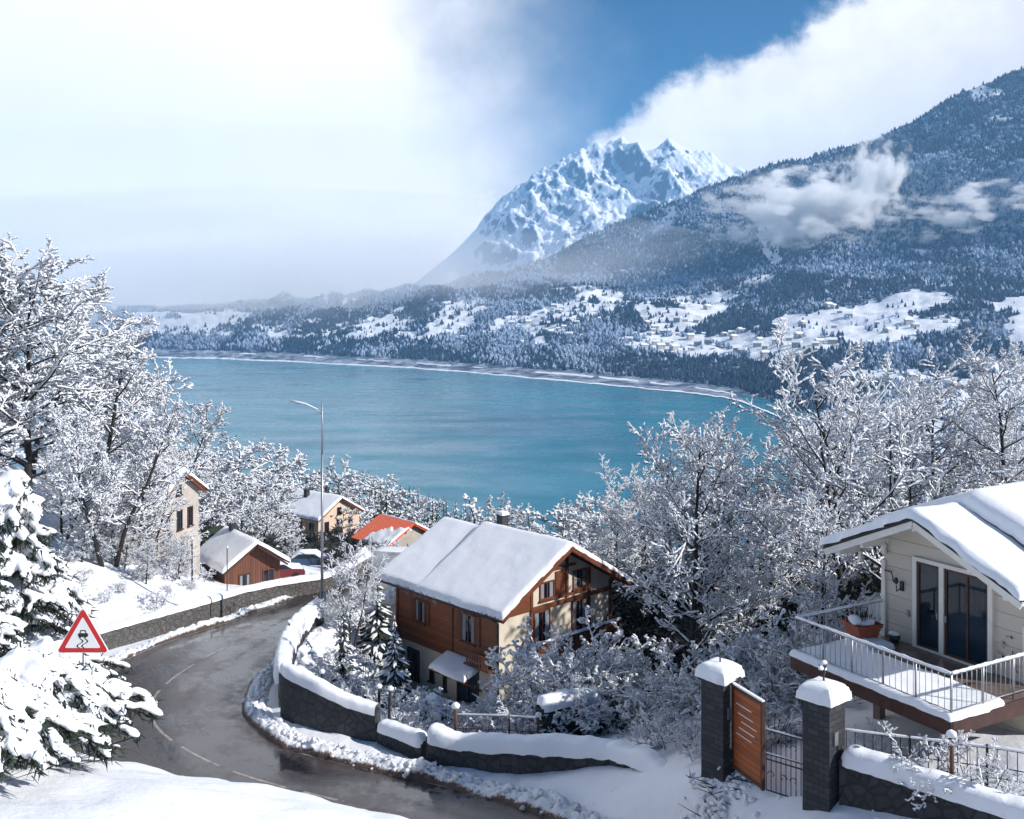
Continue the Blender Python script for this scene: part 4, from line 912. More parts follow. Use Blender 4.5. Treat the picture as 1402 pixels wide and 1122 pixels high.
def shutter(parent, plane, c, u0, u1, z0, z1, m_):
    g = MB(); wbox(g, plane, c, u0, u1, z0, z1, .01, .055)
    for k in range(int((z1-z0)/.12)): wbox(g, plane, c, u0+.05, u1-.05, z0+.04+k*.12, z0+.10+k*.12, .055, .075)
    part(g, 'shutter', m_, parent)

# ------------------------------------------------------------------ timber chalet
x0_, y0_, z0_ = (-.52, 50, -15.48)
ch = empty('timber_chalet', (x0_, y0_, z0_), R(42.9), 'timber and stucco chalet with a wide snow covered roof beside the road bend', 'house')
W_, rise = 10.2, 2.9; th = .16; XL, XR, YF, YB = .7, 9.45, 1.0, 9.8
mb = MB(); gable_body(mb, XL, XR, YF, YB, -7.5, W_, rise-.1, th+.02); part(mb, 'wall', M['cream'], ch)
# cladding on the eaves side and the triangle of the gable
mb = MB(); wbox(mb, 'left', XL, YF+.01, YB, -3.15, gable_z(XL, W_, rise)-.45, .003, .07); part(mb, 'cladding', M['timber'], ch, 'horizontal stained boards on the upper storey')
mb = MB()
for y in (1.06, 4.7, 9.72): mb.box((XL-.09, y, -1.5), (.10, .16, 3.4))
mb.box((XL-.08, 5.4, -3.2), (.12, 8.9, .16))
part(mb, 'corner_post', M['timber_plain'], ch)
mb = MB()
for x, za, zb_ in ((3.02, -3.0, 1.35), (5.75, -.2, 2.2), (7.55, -3.0, 1.15), (9.36, -6, .1)): mb.box((x, YF-.05, (za+zb_)/2), (.17, .10, zb_-za))
mb.box((6.2, YF-.07, -.36), (6.4, .13, .2)); mb.box((4.6, YF-.07, 1.55), (3.6, .12, .12)); mb.box((6.1, YF-.06, -.05), (2.6, .10, .12))
part(mb, 'gable_beam', M['timber_plain'], ch)
mb = MB(); mb.prism([(XL+.1, -.42), (2.92, -.42), (2.92, 1.25), (XL+.1, .12)], YF-.06, YF-.003, 1); part(mb, 'cladding', M['timber_plain'], ch, 'boarded corner of the gable under the roof')
# windows
for u0, u1, z0, z1 in ((7.05, 8.0, -2.0, -.75), (2.75, 3.9, -2.15, -.6)):
    window(ch, 'left', XL-.07, u0, u1, z0, z1, M['timber_plain'], curtain=True)
    shutter(ch, 'left', XL-.07, u0-.38, u0-.03, z0, z1, M['timber_plain']); shutter(ch, 'left', XL-.07, u1+.03, u1+.38, z0, z1, M['timber_plain'])
window(ch, 'left', XL, 7.7, 8.8, -5.4, -3.7, M['timber_dark'], mull=(.5,))
window(ch, 'left', XL, 6.35, 6.75, -5.1, -4.3, M['timber_dark'], mull=()); window(ch, 'left', XL, 5.25, 5.55, -5.3, -4.5, M['timber_dark'], mull=())
d = window(ch, 'left', XL, 2.55, 4.35, -5.6, -3.55, M['timber_dark'], mull=(.5,), name='door', sill=False, fw=.1)
mb = MB(); mb.box((XL-.12, 2.72, -4.35), (.05, .04, .16)); part(mb, 'handle', M['steel'], d)
window(ch, 'front', YF, 3.65, 4.75, .0, .95, M['timber_plain'], mull=(.5,), trans=(), curtain=True)
shutter(ch, 'front', YF, 4.85, 5.6, -.15, 1.35, M['timber_plain'])
window(ch, 'front', YF, 6.25, 7.35, .12, 1.15, M['timber_plain'], mull=(.5,), trans=(.5,), curtain=True)
window(ch, 'front', YF, 3.2, 4.45, -2.7, -.55, M['timber_plain'], mull=(.5,), curtain=True, sill=False)
window(ch, 'front', YF, 6.15, 7.4, -2.7, -.5, M['timber_plain'], mull=(.5,), trans=(.3,), curtain=True, sill=False)
window(ch, 'front', YF, 5.2, 6.2, -5.4, -3.9, M['timber_dark'])
# balcony on the gable
mb = MB(); mb.box((5.75, .42, -2.86), (6.5, 1.15, .14))
for x in (2.7, 4.7, 6.7, 8.8): mb.box((x, .42, -3.02), (.14, 1.1, .18))
bal = part(mb, 'balcony', M['timber_plain'], ch)
mb = MB()
for x in np.arange(2.55, 9.0, .17): mb.box((x, -.12, -2.35), (.12, .03, .82))
for y in np.arange(.03, .9, .17): mb.box((2.52, y, -2.35), (.03, .12, .82)); mb.box((8.98, y, -2.35), (.03, .12, .82))
mb.box((5.75, -.12, -1.87), (6.6, .1, .08)); mb.box((2.52, .42, -1.87), (.1, .98, .08)); mb.box((8.98, .42, -1.87), (.1, .98, .08))
part(mb, 'railing', M['timber_plain'], bal)
part(roof_snow(lambda x: 0*x-1.83, 2.45, 9.05, -.2, -.03, .13, 5, r=.08), 'rail_snow', M['snow'], bal)
# small balcony + canopy over the entrance
can = MB(); can.prism([(XL-1.35, -3.62), (XL-.02, -3.12), (XL-.02, -3.22), (XL-1.35, -3.74)], 2.2, 5.1, 1); can.bar((XL-1.2, 2.4, -3.8), (XL-.02, 2.4, -4.5), .08, .1); can.bar((XL-1.2, 4.9, -3.8), (XL-.02, 4.9, -4.5), .08, .1)
can = part(can, 'canopy', M['timber_plain'], ch)
part(roof_snow(lambda x: -3.62+(x-(XL-1.35))*.376, XL-1.4, XL-.03, 2.15, 5.15, .26, 3), 'snow', M['roof_snow'], can)
mb = MB()
for y in np.arange(1.25, 3.0, .2): mb.box((XL-.6, y, -2.75), (.03, .12, .7))
mb.box((XL-.6, 2.1, -2.38), (.07, 2.0, .07)); mb.box((XL-.33, 2.1, -3.05), (.6, 2.0, .08)); part(mb, 'balcony', M['timber_plain'], ch, 'small side balcony above the entrance')
# roof
mb = MB(); gable_slab(mb, W_, rise, 0, 7.15, th); gable_slab(mb, W_, 2.6, 7.15, 11, th)
for k in range(9):   # rafters
    y = .12+k*1.33
    for s_ in (-1, 1):
        xa = W_/2+s_*(W_/2-.05); mb.bar((xa, y, gable_z(.05, W_, rise)-th-.075), (W_/2+s_*.15, y, gable_z(W_/2-.15, W_, rise if y < 7.1 else 2.6)-th-.075), .1, .13)
for s_ in (-1, 1): mb.bar((W_/2+s_*(W_/2+.02), -.04, -.14), (W_/2, -.04, rise-.14), .06, .26)
rf = part(mb, 'roof', M['timber_plain'], ch)
part(roof_snow(lambda x: gable_z(x, W_, rise), -.06, W_+.06, -.07, 7.25, .30, 11, lump=.02), 'snow', M['roof_snow'], rf)
part(roof_snow(lambda x: gable_z(x, W_, 2.6), -.06, W_+.06, 7.1, 11.05, .30, 17, lump=.02, sides=(1, 1, 0, 1)), 'snow', M['roof_snow'], rf)
mb = MB(); mb.box((5.9, 6.4, 2.7), (.5, .5, 1.6)); mb.box((5.9, 6.4, 3.52), (.62, .62, .08)); c_ = part(mb, 'chimney', M['pillar'], rf)
part(roof_snow(lambda x: 0*x+3.56, 5.59, 6.21, 6.09, 6.71, .22, 2), 'chimney_snow', M['snow'], rf)
mb = MB(); mb.path([(-.05, -.02, -.14), (-.05, 11, -.14)], .06, 8); mb.path([(-.02, .9, -.18), (.5, .93, -.5), (.6, .93, -.6), (.6, .93, -5.4)], .045, 8); part(mb, 'gutter', M['dark_metal'], ch)

mb = MB(); ir = np.random.default_rng(9)
for k in range(70):
    y = ir.uniform(.1, 10.9); l_ = ir.uniform(.08, .34)*(.5+fbm(np.array([y*.8]), np.array([0.]), 2, 4)[0]+.5); mb.tubes([(-.06, y, .03)], [(-.06, y, .03-l_-.12)], .022, .003, 5)
part(mb, 'icicles', M['ice'], rf)['kind'] = 'stuff'
# ------------------------------------------------------------------ white board house
wh = empty('white_house', (12.0, 31.8, -10.35), math.atan2(-.874, .486), 'white board house with thick roof snow and a railed balcony at the right', 'house')
RW = 6.95; RR = 1.56; zr = 2.75; X0 = -1.4   # roof width, rise, eave height
rz_ = lambda x: gable_z(x-X0, RW, RR, zr)
def shift(mb, dx):
    for v in mb.v: v[:, 0] += dx
    return mb
mb = MB(); gable_body(mb, 1.4, RW-.6, .0, 12, -5.5, RW, RR, .26, zr); shift(mb, X0); part(mb, 'wall', M['white_boards'], wh)
mb = MB(); gable_slab(mb, RW, RR, -1.25, 3.2, .13, zr); shift(mb, X0); rf = part(mb, 'roof', M['dark_tile'], wh)
mb = MB(); gable_slab(mb, RW-.1, RR-.02, -1.12, 12, .12, zr-.135); shift(mb, X0+.05)
for s_ in (-1, 1): mb.bar((X0+RW/2+s_*(RW/2-.02), -1.2, zr-.22), (X0+RW/2, -1.2, zr+RR-.22), .06, .22)
for t in (-.85, .1, 2.05, 3.9, 5.0):
    z = rz_(t)-.36; mb.box((t, -.55, z), (.12, 1.2, .2)); mb.box((t, -.12, z-.22), (.12, .1, .4))
part(mb, 'fascia', M['white_paint'], wh)
part(roof_snow(lambda x: rz_(x), X0-.06, X0+RW+.06, -1.34, 3.3, .3, 23, r=.26, lump=.03), 'snow', M['roof_snow'], rf)
mb = MB(); gable_slab(mb, RW+1.0, RR+.12, 1.1, 13, .15, zr+.03); shift(mb, X0-.1); rf2 = part(mb, 'upper_roof', M['dark_tile'], wh)
part(roof_snow(lambda x: gable_z(x-X0+.1, RW+1.0, RR+.12, zr+.03), X0-.15, X0+RW+.95, .8, 13, .6, 29, r=.5), 'snow', M['roof_snow'], rf2)
mb = MB(); gable_body(mb, 1.0, RW+.2, 1.6, 12.8, 2.0, RW+1., RR+.12, .17, zr+.03); shift(mb, X0-.1); part(mb, 'upper_wall', M['white_boards'], wh)
# glazed doors
for n_, (u0, u1, ml) in enumerate(((1.3, 2.12, ()), (2.28, 3.75, (.52,)))):
    d = window(wh, 'front', 0, u0, u1, .06, 2.68, M['timber_dark'], mull=ml, name='door', sill=False, fw=.08, depth=.06)
    mb = MB(); mb.box((u0+.07 if n_ else u1-.07, -.09, 1.15), (.04, .05, .18)); part(mb, 'handle', M['steel'], d)
mb = MB()
for a, b, p, q in ((1.16, 1.3, .0, 2.8), (2.12, 2.28, .0, 2.68), (3.75, 3.89, .0, 2.68), (1.3, 3.75, 2.68, 2.8), (1.3, 3.75, .0, .06)): wbox(mb, 'front', 0, a, b, p, q, .0, .11)
part(mb, 'door_frame', M['white_paint'], wh)
mb = MB(); mb.box((.02, -.04, 1.2), (.14, .08, 2.5)); mb.box((4.88, -.04, .8), (.14, .08, 1.6)); part(mb, 'corner_board', M['white_paint'], wh)
# wall lamp and pipe by the corner
mb = MB(); mb.path([(.16, -.05, 2.1), (.16, -.16, 2.14), (.42, -.16, 2.14), (.42, -.05, 1.8)], .022, 6); part(mb, 'bracket', M['dark_metal'], wh)
mb = MB(); mb.box((.72, -.04, 1.75), (.12, .06, .3)); mb.path([(.72, -.06, 1.7), (.72, -.28, 1.62), (.72, -.3, 1.82)], .02, 6); mb.blobs([(.72, -.3, 1.95)], [(.07, .07, .11)], np.zeros(1), jit=0); part(mb, 'wall_lamp', M['dark_metal'], wh)
mb = MB(); mb.box((.95, -.03, .95), (.09, .04, .2)); part(mb, 'electric_box', M['steel'], wh)
mb = MB()
rg = np.random.default_rng(3)
for k in range(26):
    p = np.array([4.25+rg.normal(0, .25), -.03, .75+rg.normal(0, .35)]); mb.add([p, p+[rg.uniform(.03, .1), -.03, rg.uniform(-.08, .08)], p+[rg.uniform(-.05, .05), -.04, rg.uniform(.05, .12)]], [[0, 1, 2]])
part(mb, 'creeper', M['needle'], wh)
# balcony slab + rails
BX0, BX1, BY = -.1, 5.4, -3.9
mb = MB(); mb.box(((BX0+BX1)/2, BY/2, -.11), (BX1-BX0, -BY-.004, .2)); mb.box((1, -1.4, -1.5), (.25, .25, 2.6)); bl = part(mb, 'balcony', M['tile_floor'], wh)
mb = MB(); mb.box(((BX0+BX1)/2, BY-.03, -.22), (BX1-BX0+.1, .06, .42)); mb.box((BX0-.03, BY/2, -.22), (.06, -BY, .42)); mb.box((BX1+.03, BY/2, -.22), (.06, -BY, .42)); part(mb, 'edge_board', M['timber_dark'], bl)
part(roof_snow(lambda x: 0*x-.01, BX0-.1, BX1+.1, BY-.12, -1.75, .17, 31, r=.15, lump=.05), 'balcony_snow', M['snow'], bl)
part(roof_snow(lambda x: 0*x-.0, BX0-.05, 1.0, -1.9, -.75, .28, 33, r=.4, lump=.1), 'balcony_snow', M['snow'], bl)
def railing(p0, p1, h, n_post, gap=.19):
    mb = MB(); p0 = np.array(p0, float); p1 = np.array(p1, float); ln = np.linalg.norm(p1-p0); nb_ = int(ln/gap)
    mb.path([p0+[0, 0, h], p1+[0, 0, h]], .032, 8); mb.path([p0+[0, 0, .16], p1+[0, 0, .16]], .016, 6)
    for k in range(nb_+1):
        q = p0+(p1-p0)*k/nb_; mb.path([q+[0, 0, .16], q+[0, 0, h]], .0095, 5)
    for k in range(n_post+1):
        q = p0+(p1-p0)*k/n_post; mb.path([q, q+[0, 0, h]], .028, 6)
    return mb
for a, b, k in (((BX0+.06, BY+.08, 0), (BX1-.06, BY+.08, 0), 5), ((BX0+.06, BY+.1, 0), (BX0+.06, 0, 0), 3), ((BX1-.06, BY+.1, 0), (BX1-.06, -.02, 0), 3)):
    r_ = part(railing(a, b, 1.1, k), 'railing', M['steel'], bl)
    s = MB(); A, B = np.array(a)+[0, 0, 1.135], np.array(b)+[0, 0, 1.135]; t = np.linspace(0, 1, 60)[:, None]; pp = A+(B-A)*t; pp[:, 2] += .012*fbm(t[:, 0]*30, t[:, 0]*0, 3, 5); s.path(pp, .042+.016*fbm(t[:, 0]*25, t[:, 0]*0+3, 3, 2), 8); part(s, 'rail_snow', M['snow'], bl)
# flower pot on the balcony: a thing of its own
mw = np.array(wh.matrix_basis) if False else None
def whw(x, y, z):
    a = math.atan2(-.874, .486); return (12+x*math.cos(a)-y*math.sin(a), 31.8+x*math.sin(a)+y*math.cos(a), -10.35+z)
pot = empty('flower_pot', whw(.2, -1.25, .05), .3, 'big square terracotta pot with snowy plant on the balcony corner', 'flower pot')
mb = MB()
for (a, za), (b, zb_) in (((.30, 0), (.40, .5)), ((.44, .5), (.46, .62)), ((.40, .62), (.36, .52))):
    v = [(sx*a, sy*a, za) for sx, sy in ((-1, -1), (1, -1), (1, 1), (-1, 1))]+[(sx*b, sy*b, zb_) for sx, sy in ((-1, -1), (1, -1), (1, 1), (-1, 1))]
    mb.add(v, [[0, 1, 5, 4], [1, 2, 6, 5], [2, 3, 7, 6], [3, 0, 4, 7]])
mb.add([(-.44, -.44, .5), (.44, -.44, .5), (.44, .44, .5), (-.44, .44, .5)], [[3, 2, 1, 0]]); part(mb, 'container', M['terracotta'], pot)
mb = MB(); mb.blobs([(0, 0, .6), (-.2, .1, .7), (.18, -.1, .66), (-.36, -.2, .74)], [(.38, .38, .12), (.22, .2, .13), (.2, .2, .1), (.2, .16, .14)], np.zeros(4), jit=.08); remeshed(part(mb, 'snow', M['snow'], pot), .035, 2, .02)
mb = MB()
for k in range(70):
    a = rg.uniform(0, 6.28); b0 = np.array([rg.uniform(-.1, .3), rg.uniform(-.15, .15), .6]); tp = b0+np.array([math.cos(a)*rg.uniform(.15, .42), math.sin(a)*rg.uniform(.15, .42), rg.uniform(.2, .65)]); sd = np.array([-math.sin(a), math.cos(a), 0])*.018
    mb.add([b0-sd, b0+sd, tp], [[0, 1, 2]])
part(mb, 'leaves', M['needle'], pot)
p_ = empty('flower_pot', whw(.65, -.3, .0), 0, 'small dark round pot against the white board wall', 'flower pot')
mb = MB(); mb.path([(0, 0, 0), (0, 0, .12), (0, 0, .24)], [.13, .17, .19], 14); part(mb, 'container', M['dark_metal'], p_); mb = MB(); mb.blobs([(0, 0, .27)], [(.17, .17, .07)], np.zeros(1), jit=.08); part(mb, 'snow', M['snow'], p_)

# ------------------------------------------------------------------ houses down the slope
def small_house(name, corner, rz, W_, Ln, rise, wall_h, mats, label, ov=.6, snow=True, th=.14, ov2=.6):
    e = empty(name, corner, R(rz), label, 'house'); wm, rm = mats
    mb = MB(); gable_body(mb, ov, W_-ov, ov2, Ln-ov2, -wall_h, W_, rise, th); part(mb, 'wall', M[wm], e)
    mb = MB(); gable_slab(mb, W_, rise, 0, Ln, th)
    for y in (.1, Ln-.1):
        for s_ in (-1, 1): mb.bar((W_/2+s_*(W_/2-.1), y, -th-.09), (W_/2+s_*.1, y, rise-th-.09), .1, .14)
    r_ = part(mb, 'roof', M[rm], e)
    if snow: part(roof_snow(lambda x: gable_z(x, W_, rise), -.08, W_+.08, -.08, Ln+.08, .34, int(W_*7), step=.3), 'snow', M['roof_snow'], r_)
    return e, r_
def wpt(px, py, Y): return tuple(W(px, py, Y))
e, r_ = small_house('cream_house', wpt(436, 713, 135), 52, 8.6, 9.5, 2.5, 4.5, ('pink_stucco', 'timber_plain'), 'peach stucco house with chimneys and snowy roof below the street lamp arm', .5)
for x in (2.0, 4.3, 6.4): window(e, 'front', .6, x-.4, x+.4, -1.9, -.6, M['timber_dark'], fw=.08)
window(e, 'front', .6, 3.9, 4.7, .1, 1.1, M['timber_dark'], fw=.08)
for y in (2.0, 4.5, 7.2): window(e, 'left', .5, y-.45, y+.45, -2.0, -.7, M['timber_dark'], fw=.08)
mb = MB(); mb.box((3.2, 6.2, 2.2), (.6, .6, 1.8)); mb.box((5.6, 4.6, 2.6), (.5, .5, 1.4)); mb.box((3.2, 6.2, 3.14), (.8, .8, .1)); part(mb, 'chimney', M['pillar'], r_)
mb = MB(); gable_slab(mb, 4.5, 1.4, 0, 3, .12); 
for v in mb.v: v += np.array([-2.4, 6.6, -.7])
rr_ = part(mb, 'side_roof', M['timber_plain'], e); s = roof_snow(lambda x: gable_z(x+2.4, 4.5, 1.4, -.7), -2.4, 2.1, 6.6, 9.6, .3, 8, step=.3); part(s, 'snow', M['roof_snow'], rr_)
mb = MB(); mb.box((-.6, 8.1, -2.5), (2.2, 2.6, 3.4)); part(mb, 'side_wall', M['pink_stucco'], e)
e, r_ = small_house('red_roof_house', wpt(528, 750, 112), 42.9, 8.2, 7.0, 2.2, 3.5, ('grey_stucco', 'orange_tile'), 'house with bright orange roof half cleared of snow behind the chalet', .4, snow=False)
s = roof_snow(lambda x: gable_z(x, 8.2, 2.2), -.05, 3.7, -.05, 4.6, .26, 5, step=.2, lump=.12)
for v in s.v:   # snow has slid: ragged upper border
    k = v[:, 1]*.45+v[:, 0]+fbm(v[:, 0]*1.2, v[:, 1]*1.2, 3, 4)*.9; v[:, 2] -= .5*sstep(3.4, 3.7, k)
part(s, 'snow', M['roof_snow'], r_)
part(roof_snow(lambda x: gable_z(x, 8.2, 2.2), 4.25, 8.2, -.05, 7.0, .26, 6, step=.3), 'snow', M['roof_snow'], r_)
for x in (3.2, 6.2): window(e, 'front', .6, x-.45, x+.45, -1.9, -.5, M['timber_dark'])
e, r_ = small_house('tall_house', wpt(218, 692, 68), 77, 6.4, 6.5, 1.9, 7.5, ('grey_stucco', 'timber_plain'), 'tall narrow cream house among bare trees on the left bank', .5, ov2=.5)
for x, a, b in ((1.7, -2.4, -1.0), (3.3, -2.4, -1.0), (3.2, .1, .8), (2.0, -4.8, -3.4), (4.2, -4.8, -3.4), (4.7, -2.4, -1.0)): window(e, 'front', .5, x-.35, x+.35, a, b, M['timber_dark'])
for y in (2, 4.3): window(e, 'left', .5, y-.4, y+.4, -2.6, -1.3, M['timber_dark'])
mb = MB(); mb.box((3.2, 3.2, -5.4), (5.5, 5.6, 4.2)); part(mb, 'lower_wall', M['grey_stucco'], e)
mb = MB(); mb.path([(.42, .42, -.3), (.42, .42, -7)], .06, 8); part(mb, 'gutter', M['dark_metal'], e)
e, r_ = small_house('log_cabin', wpt(306, 784, 72), 38, 5.2, 6.2, 1.75, 2.6, ('cabin_boards', 'timber_dark'), 'low brown cabin with snowy roof just behind the grey road wall', .4, ov2=.8)
window(e, 'front', .8, 1.5, 2.4, -1.5, -.6, M['timber_dark'], curtain=True); window(e, 'front', .8, 3.4, 4.3, -2.4, -.5, M['timber_plain'], name='door', sill=False); window(e, 'left', .4, 2.5, 4.2, -1.6, -.6, M['timber_dark'])
mb = MB(); mb.box((2.6, 4.6, 1.9), (.5, .5, 1.1)); part(mb, 'chimney', M['pillar'], r_)

# ------------------------------------------------------------------ walls with snow on them
def wall(name, pts, hts, thick, mat, snow_t, label, cat='wall', overhang=.07, seed=1, cap_n=9, droop=.0, step=.12):
    pts = np.array(pts, float); d0 = np.r_[0, np.cumsum(np.linalg.norm(np.diff(pts[:, :2], axis=0), axis=1))]; n = max(8, int(d0[-1]/step))
    P = resamp(pts, n); s_ = np.linspace(0, d0[-1], n); P[:, :2] = smooth_path(P, 6)[:, :2]; H_ = np.interp(s_, d0, hts); t = np.gradient(P[:, :2], axis=0); t /= np.linalg.norm(t, axis=1)[:, None]; nn = np.stack([-t[:, 1], t[:, 0]], 1)
    e = empty(name, tuple(P[n//2]), 0, label, cat); O = P[n//2]
    sec = [(-.5, -1.6), (-.5, 1), (.5, 1), (.5, -1.6)]; rows = []
    for u, v in sec:
        z = P[:, 2]+(H_ if v == 1 else -1.6); rows.append(np.c_[P[:, :2]+nn*u*thick, z]-O)
    mb = MB(); g = np.stack(rows, 1); mb.grid(g, smooth=False)
    for k in (0, -1): mb.add(g[k], [[0, 1, 2, 3]])
    part(mb, 'masonry', M[mat], e)
    uu = np.linspace(-1, 1, cap_n*2+1); rows = []
    tt = snow_t*(1+.35*fbm(s_*.8, s_*0, 4, seed)+.12*fbm(s_*3, s_*0, 3, seed+2)); w_ = (thick/2+overhang)*(1+.14*fbm(s_*1.3, s_*0+4, 4, seed+5))
    endf = edge_prof(np.minimum(s_, d0[-1]-s_)+.01, .25) if overhang > .075 else np.ones(n)
    for u in uu:
        x_ = u*w_*(.25+.75*endf); z = P[:, 2]+H_+tt*(1-abs(u)**3.2)**.55*endf-.03-(.09+droop*(1+.8*fbm(s_*2.2, s_*0+u, 3, seed+8)))*(abs(u) > .97)+.02*fbm(s_*5, s_*0+u*2, 3, seed+7)
        rows.append(np.c_[P[:, :2]+nn*x_[:, None], z]-O)
    mb = MB(); mb.grid(np.stack(rows, 1)); part(mb, 'snow_cap', M['snow'], e); return e
def gp(px, py, h): return tuple(W(px, py, h*F/(py-HY)))
wall('garden_wall', [gp(390, 982, 17.2), gp(402, 990, 17.2), gp(440, 1000, 17.2), gp(480, 1006, 17.2), gp(517, 1012, 17.2)], [2.1, 2.0, 1.7, 1.3, 1.15], .42, 'stone_dark', .36, 'dark stone garden wall with thick snow curving along the inner road bend', seed=3)
wall('garden_wall', [gp(440, 848, 16.9), gp(424, 858, 16.9), gp(404, 885, 16.9), gp(390, 920, 17.0), gp(386, 948, 17.1), gp(387, 972, 17.2)], [.8, .8, .9, 1.1, 1.4, 1.6], .34, 'stone_dark', .55, 'lumpy snow covered end of the garden wall near the street lamp', overhang=.2, seed=8, droop=.3)
wall('garden_wall', [gp(521, 1014, 17.2), gp(550, 1022, 17.1), gp(582, 1032, 17.0)], [.6, .5, .4], .4, 'stone_dark', .4, 'low snow buried wall stretch between the two dark stone walls', overhang=.12, seed=12)
wall('garden_wall', [gp(588, 1036, 17.0), gp(640, 1041, 16.8), gp(700, 1043, 16.45), gp(770, 1044, 16.1), gp(840, 1048, 15.7), gp(890, 1058, 15.2), gp(925, 1066, 14.8)], [.85, .68, .62, .58, .5, .4, -.1], .5, 'stone_dark', .38, 'long low garden wall under a thick snow roll leading to the gate pillar', overhang=.12, seed=21, droop=.1)
wall('road_wall', [gp(-120, 985, 17.3), gp(-20, 940, 17.3), gp(60, 912, 17.3), gp(150, 884, 17.3), gp(220, 864, 17.3), gp(285, 845, 17.3)], [.95]*6, .4, 'stone_grey', .2, 'grey stone road wall on the outer bend, the stretch behind the road sign', seed=31)
wall('road_wall', [gp(286, 845, 17.3), gp(330, 831, 17.3), gp(380, 820, 17.3), gp(440, 811, 17.3), gp(475, 797, 17.3), gp(505, 778, 17.3)], [.98]*6, .4, 'stone_grey', .2, 'grey stone road wall with snow cap running behind the street lamp', seed=37)
wall('garden_wall', [tuple(W(738, 1008, 38.2)), tuple(W(780, 995, 39)), tuple(W(822, 985, 40))], [1.1, 1.1, .9], .5, 'stone_dark', .4, 'dark walled step under snow in the middle of the shrubs', overhang=.15, seed=41)
# right garden wall beside the gate pillar
wall('garden_wall', [(8.65, 25.75, -12.9), (9.6, 24.9, -12.9), (10.6, 24.0, -12.9), (11.6, 23.1, -12.9), (12.8, 22.0, -12.9), (14.5, 20.6, -12.9)], [1.35]*6, .5, 'stone_dark', .32, 'dark stone garden wall with thick snow in the bottom right corner', overhang=.1, seed=51)
def pillar(x, y, zb, zt, w_, rz, label, spike):
    e = empty('gate_pillar', (x, y, zb), rz, label, 'pillar'); h = zt-zb
    mb = MB(); mb.box((0, 0, h/2-.4), (w_, w_, h+.8)); part(mb, 'shaft', M['pillar'], e)
    mb = MB(); mb.box((0, 0, h+.06), (w_+.16, w_+.16, .12)); part(mb, 'coping', M['stone_dark'], e)
    k = w_/2+.14; d_ = roof_snow(lambda x: 0*x+h+.1, -k, k, -k, k, .42, int(abs(x*9)), r=.26, step=.08, lump=.05); part(d_, 'snow_cap', M['snow'], e)
    mb = MB()
    if spike == 0: mb.path([(0, 0, h+.4), (0, 0, h+1.0)], .022, 6); part(mb, 'rod', M['dark_metal'], e)
    else:
        mb.path([(0, 0, h+.35), (0, 0, h+.95)], .025, 6)
        for a in range(7): mb.path([(0, 0, h+.65+a*.04), (.13*math.cos(a*2.1), .13*math.sin(a*2.1), h+.74+a*.05)], [.02, .012], 5)
        part(mb, 'finial', M['dark_metal'], e); mb = MB(); mb.blobs([(.03, 0, h+1.0), (-.1, .02, h+.88), (.1, .05, h+.8)], [(.09, .07, .06)]*3, np.zeros(3)); part(mb, 'finial_snow', M['snow'], e)
    mb = MB(); mb.box((-.12, -w_/2-.03, h*.72), (.16, .05, .34)); part(mb, 'letter_box' if spike == 0 else 'bell_plate', M['steel'], e)
pillar(6.12, 29, -13.75, -10.75, .78, R(42), 'tall dark stone gate pillar with snow cap left of the wooden gate', 0)
pillar(8.22, 26, -13.2, -10.2, .78, R(42), 'tall dark stone gate pillar with snow cap and ornament right of the iron gate', 1)
# gate
a, b = np.array([6.42, 28.6, -13.2]), np.array([6.95, 27.25, -13.2])
e = empty('wooden_gate', tuple(a), math.atan2(b[1]-a[1], b[0]-a[0]), 'orange brown wooden gate leaf standing open beside the left pillar', 'gate'); ln = np.linalg.norm(b-a)
mb = MB(); mb.box((ln/2, 0, 1.25), (ln, .06, 2.35)); part(mb, 'panel', M['gate_boards'], e)
mb = MB(); mb.box((.03, 0, 1.25), (.08, .1, 2.45)); mb.box((ln-.03, 0, 1.25), (.08, .1, 2.45)); mb.box((ln/2, 0, .1), (ln-.14, .09, .1)); mb.box((ln/2, 0, 2.42), (ln-.14, .09, .1)); part(mb, 'frame', M['timber_dark'], e)
mb = MB()
for k in (1.35, 1.55, 1.75, 2.0, 1.15): mb.box((ln*.5+(k*7 % 1-.5)*.3, -.035, k), (ln*.5, .03, .02))
mb.box((ln/2, 0, 2.49), (ln, .09, .05)); part(mb, 'snow', M['snow'], e)
a, b = np.array([7.0, 27.15, -13.2]), np.array([8.0, 26.35, -13.2]); e = empty('iron_gate', tuple(a), math.atan2(b[1]-a[1], b[0]-a[0]), 'dark wrought iron gate leaf between the wooden gate and right pillar', 'gate'); ln = np.linalg.norm(b-a)
def scrollwork(mb, x, z, r, s=1):
    t = np.linspace(0, 4.2, 16); mb.path(np.stack([x+s*r*np.cos(t)*(1-t*.17), 0*t, z+r*np.sin(t)*(1-t*.17)], -1), .013, 5)
mb = MB()
for k in range(10): x = ln*k/9; mb.path([(x, 0, .1), (x, 0, 1.75+.25*math.sin(x/ln*3.1))], .013, 5)
for z in (.1, .95, 1.1, 1.75): mb.path([(0, 0, z), (ln, 0, z)], .02, 6)
for k in range(4): scrollwork(mb, ln*(k+.5)/4, 1.42, .13, 1 if k % 2 else -1); scrollwork(mb, ln*(k+.5)/4, .55, .12, 1 if k % 2 else -1)
part(mb, 'ironwork', M['dark_metal'], e)
mb = MB(); mb.path([(0, 0, 1.79), (ln, 0, 1.79)], .025, 6); mb.path([(0, 0, 1.13), (ln, 0, 1.13)], .02, 6); part(mb, 'snow', M['snow'], e)

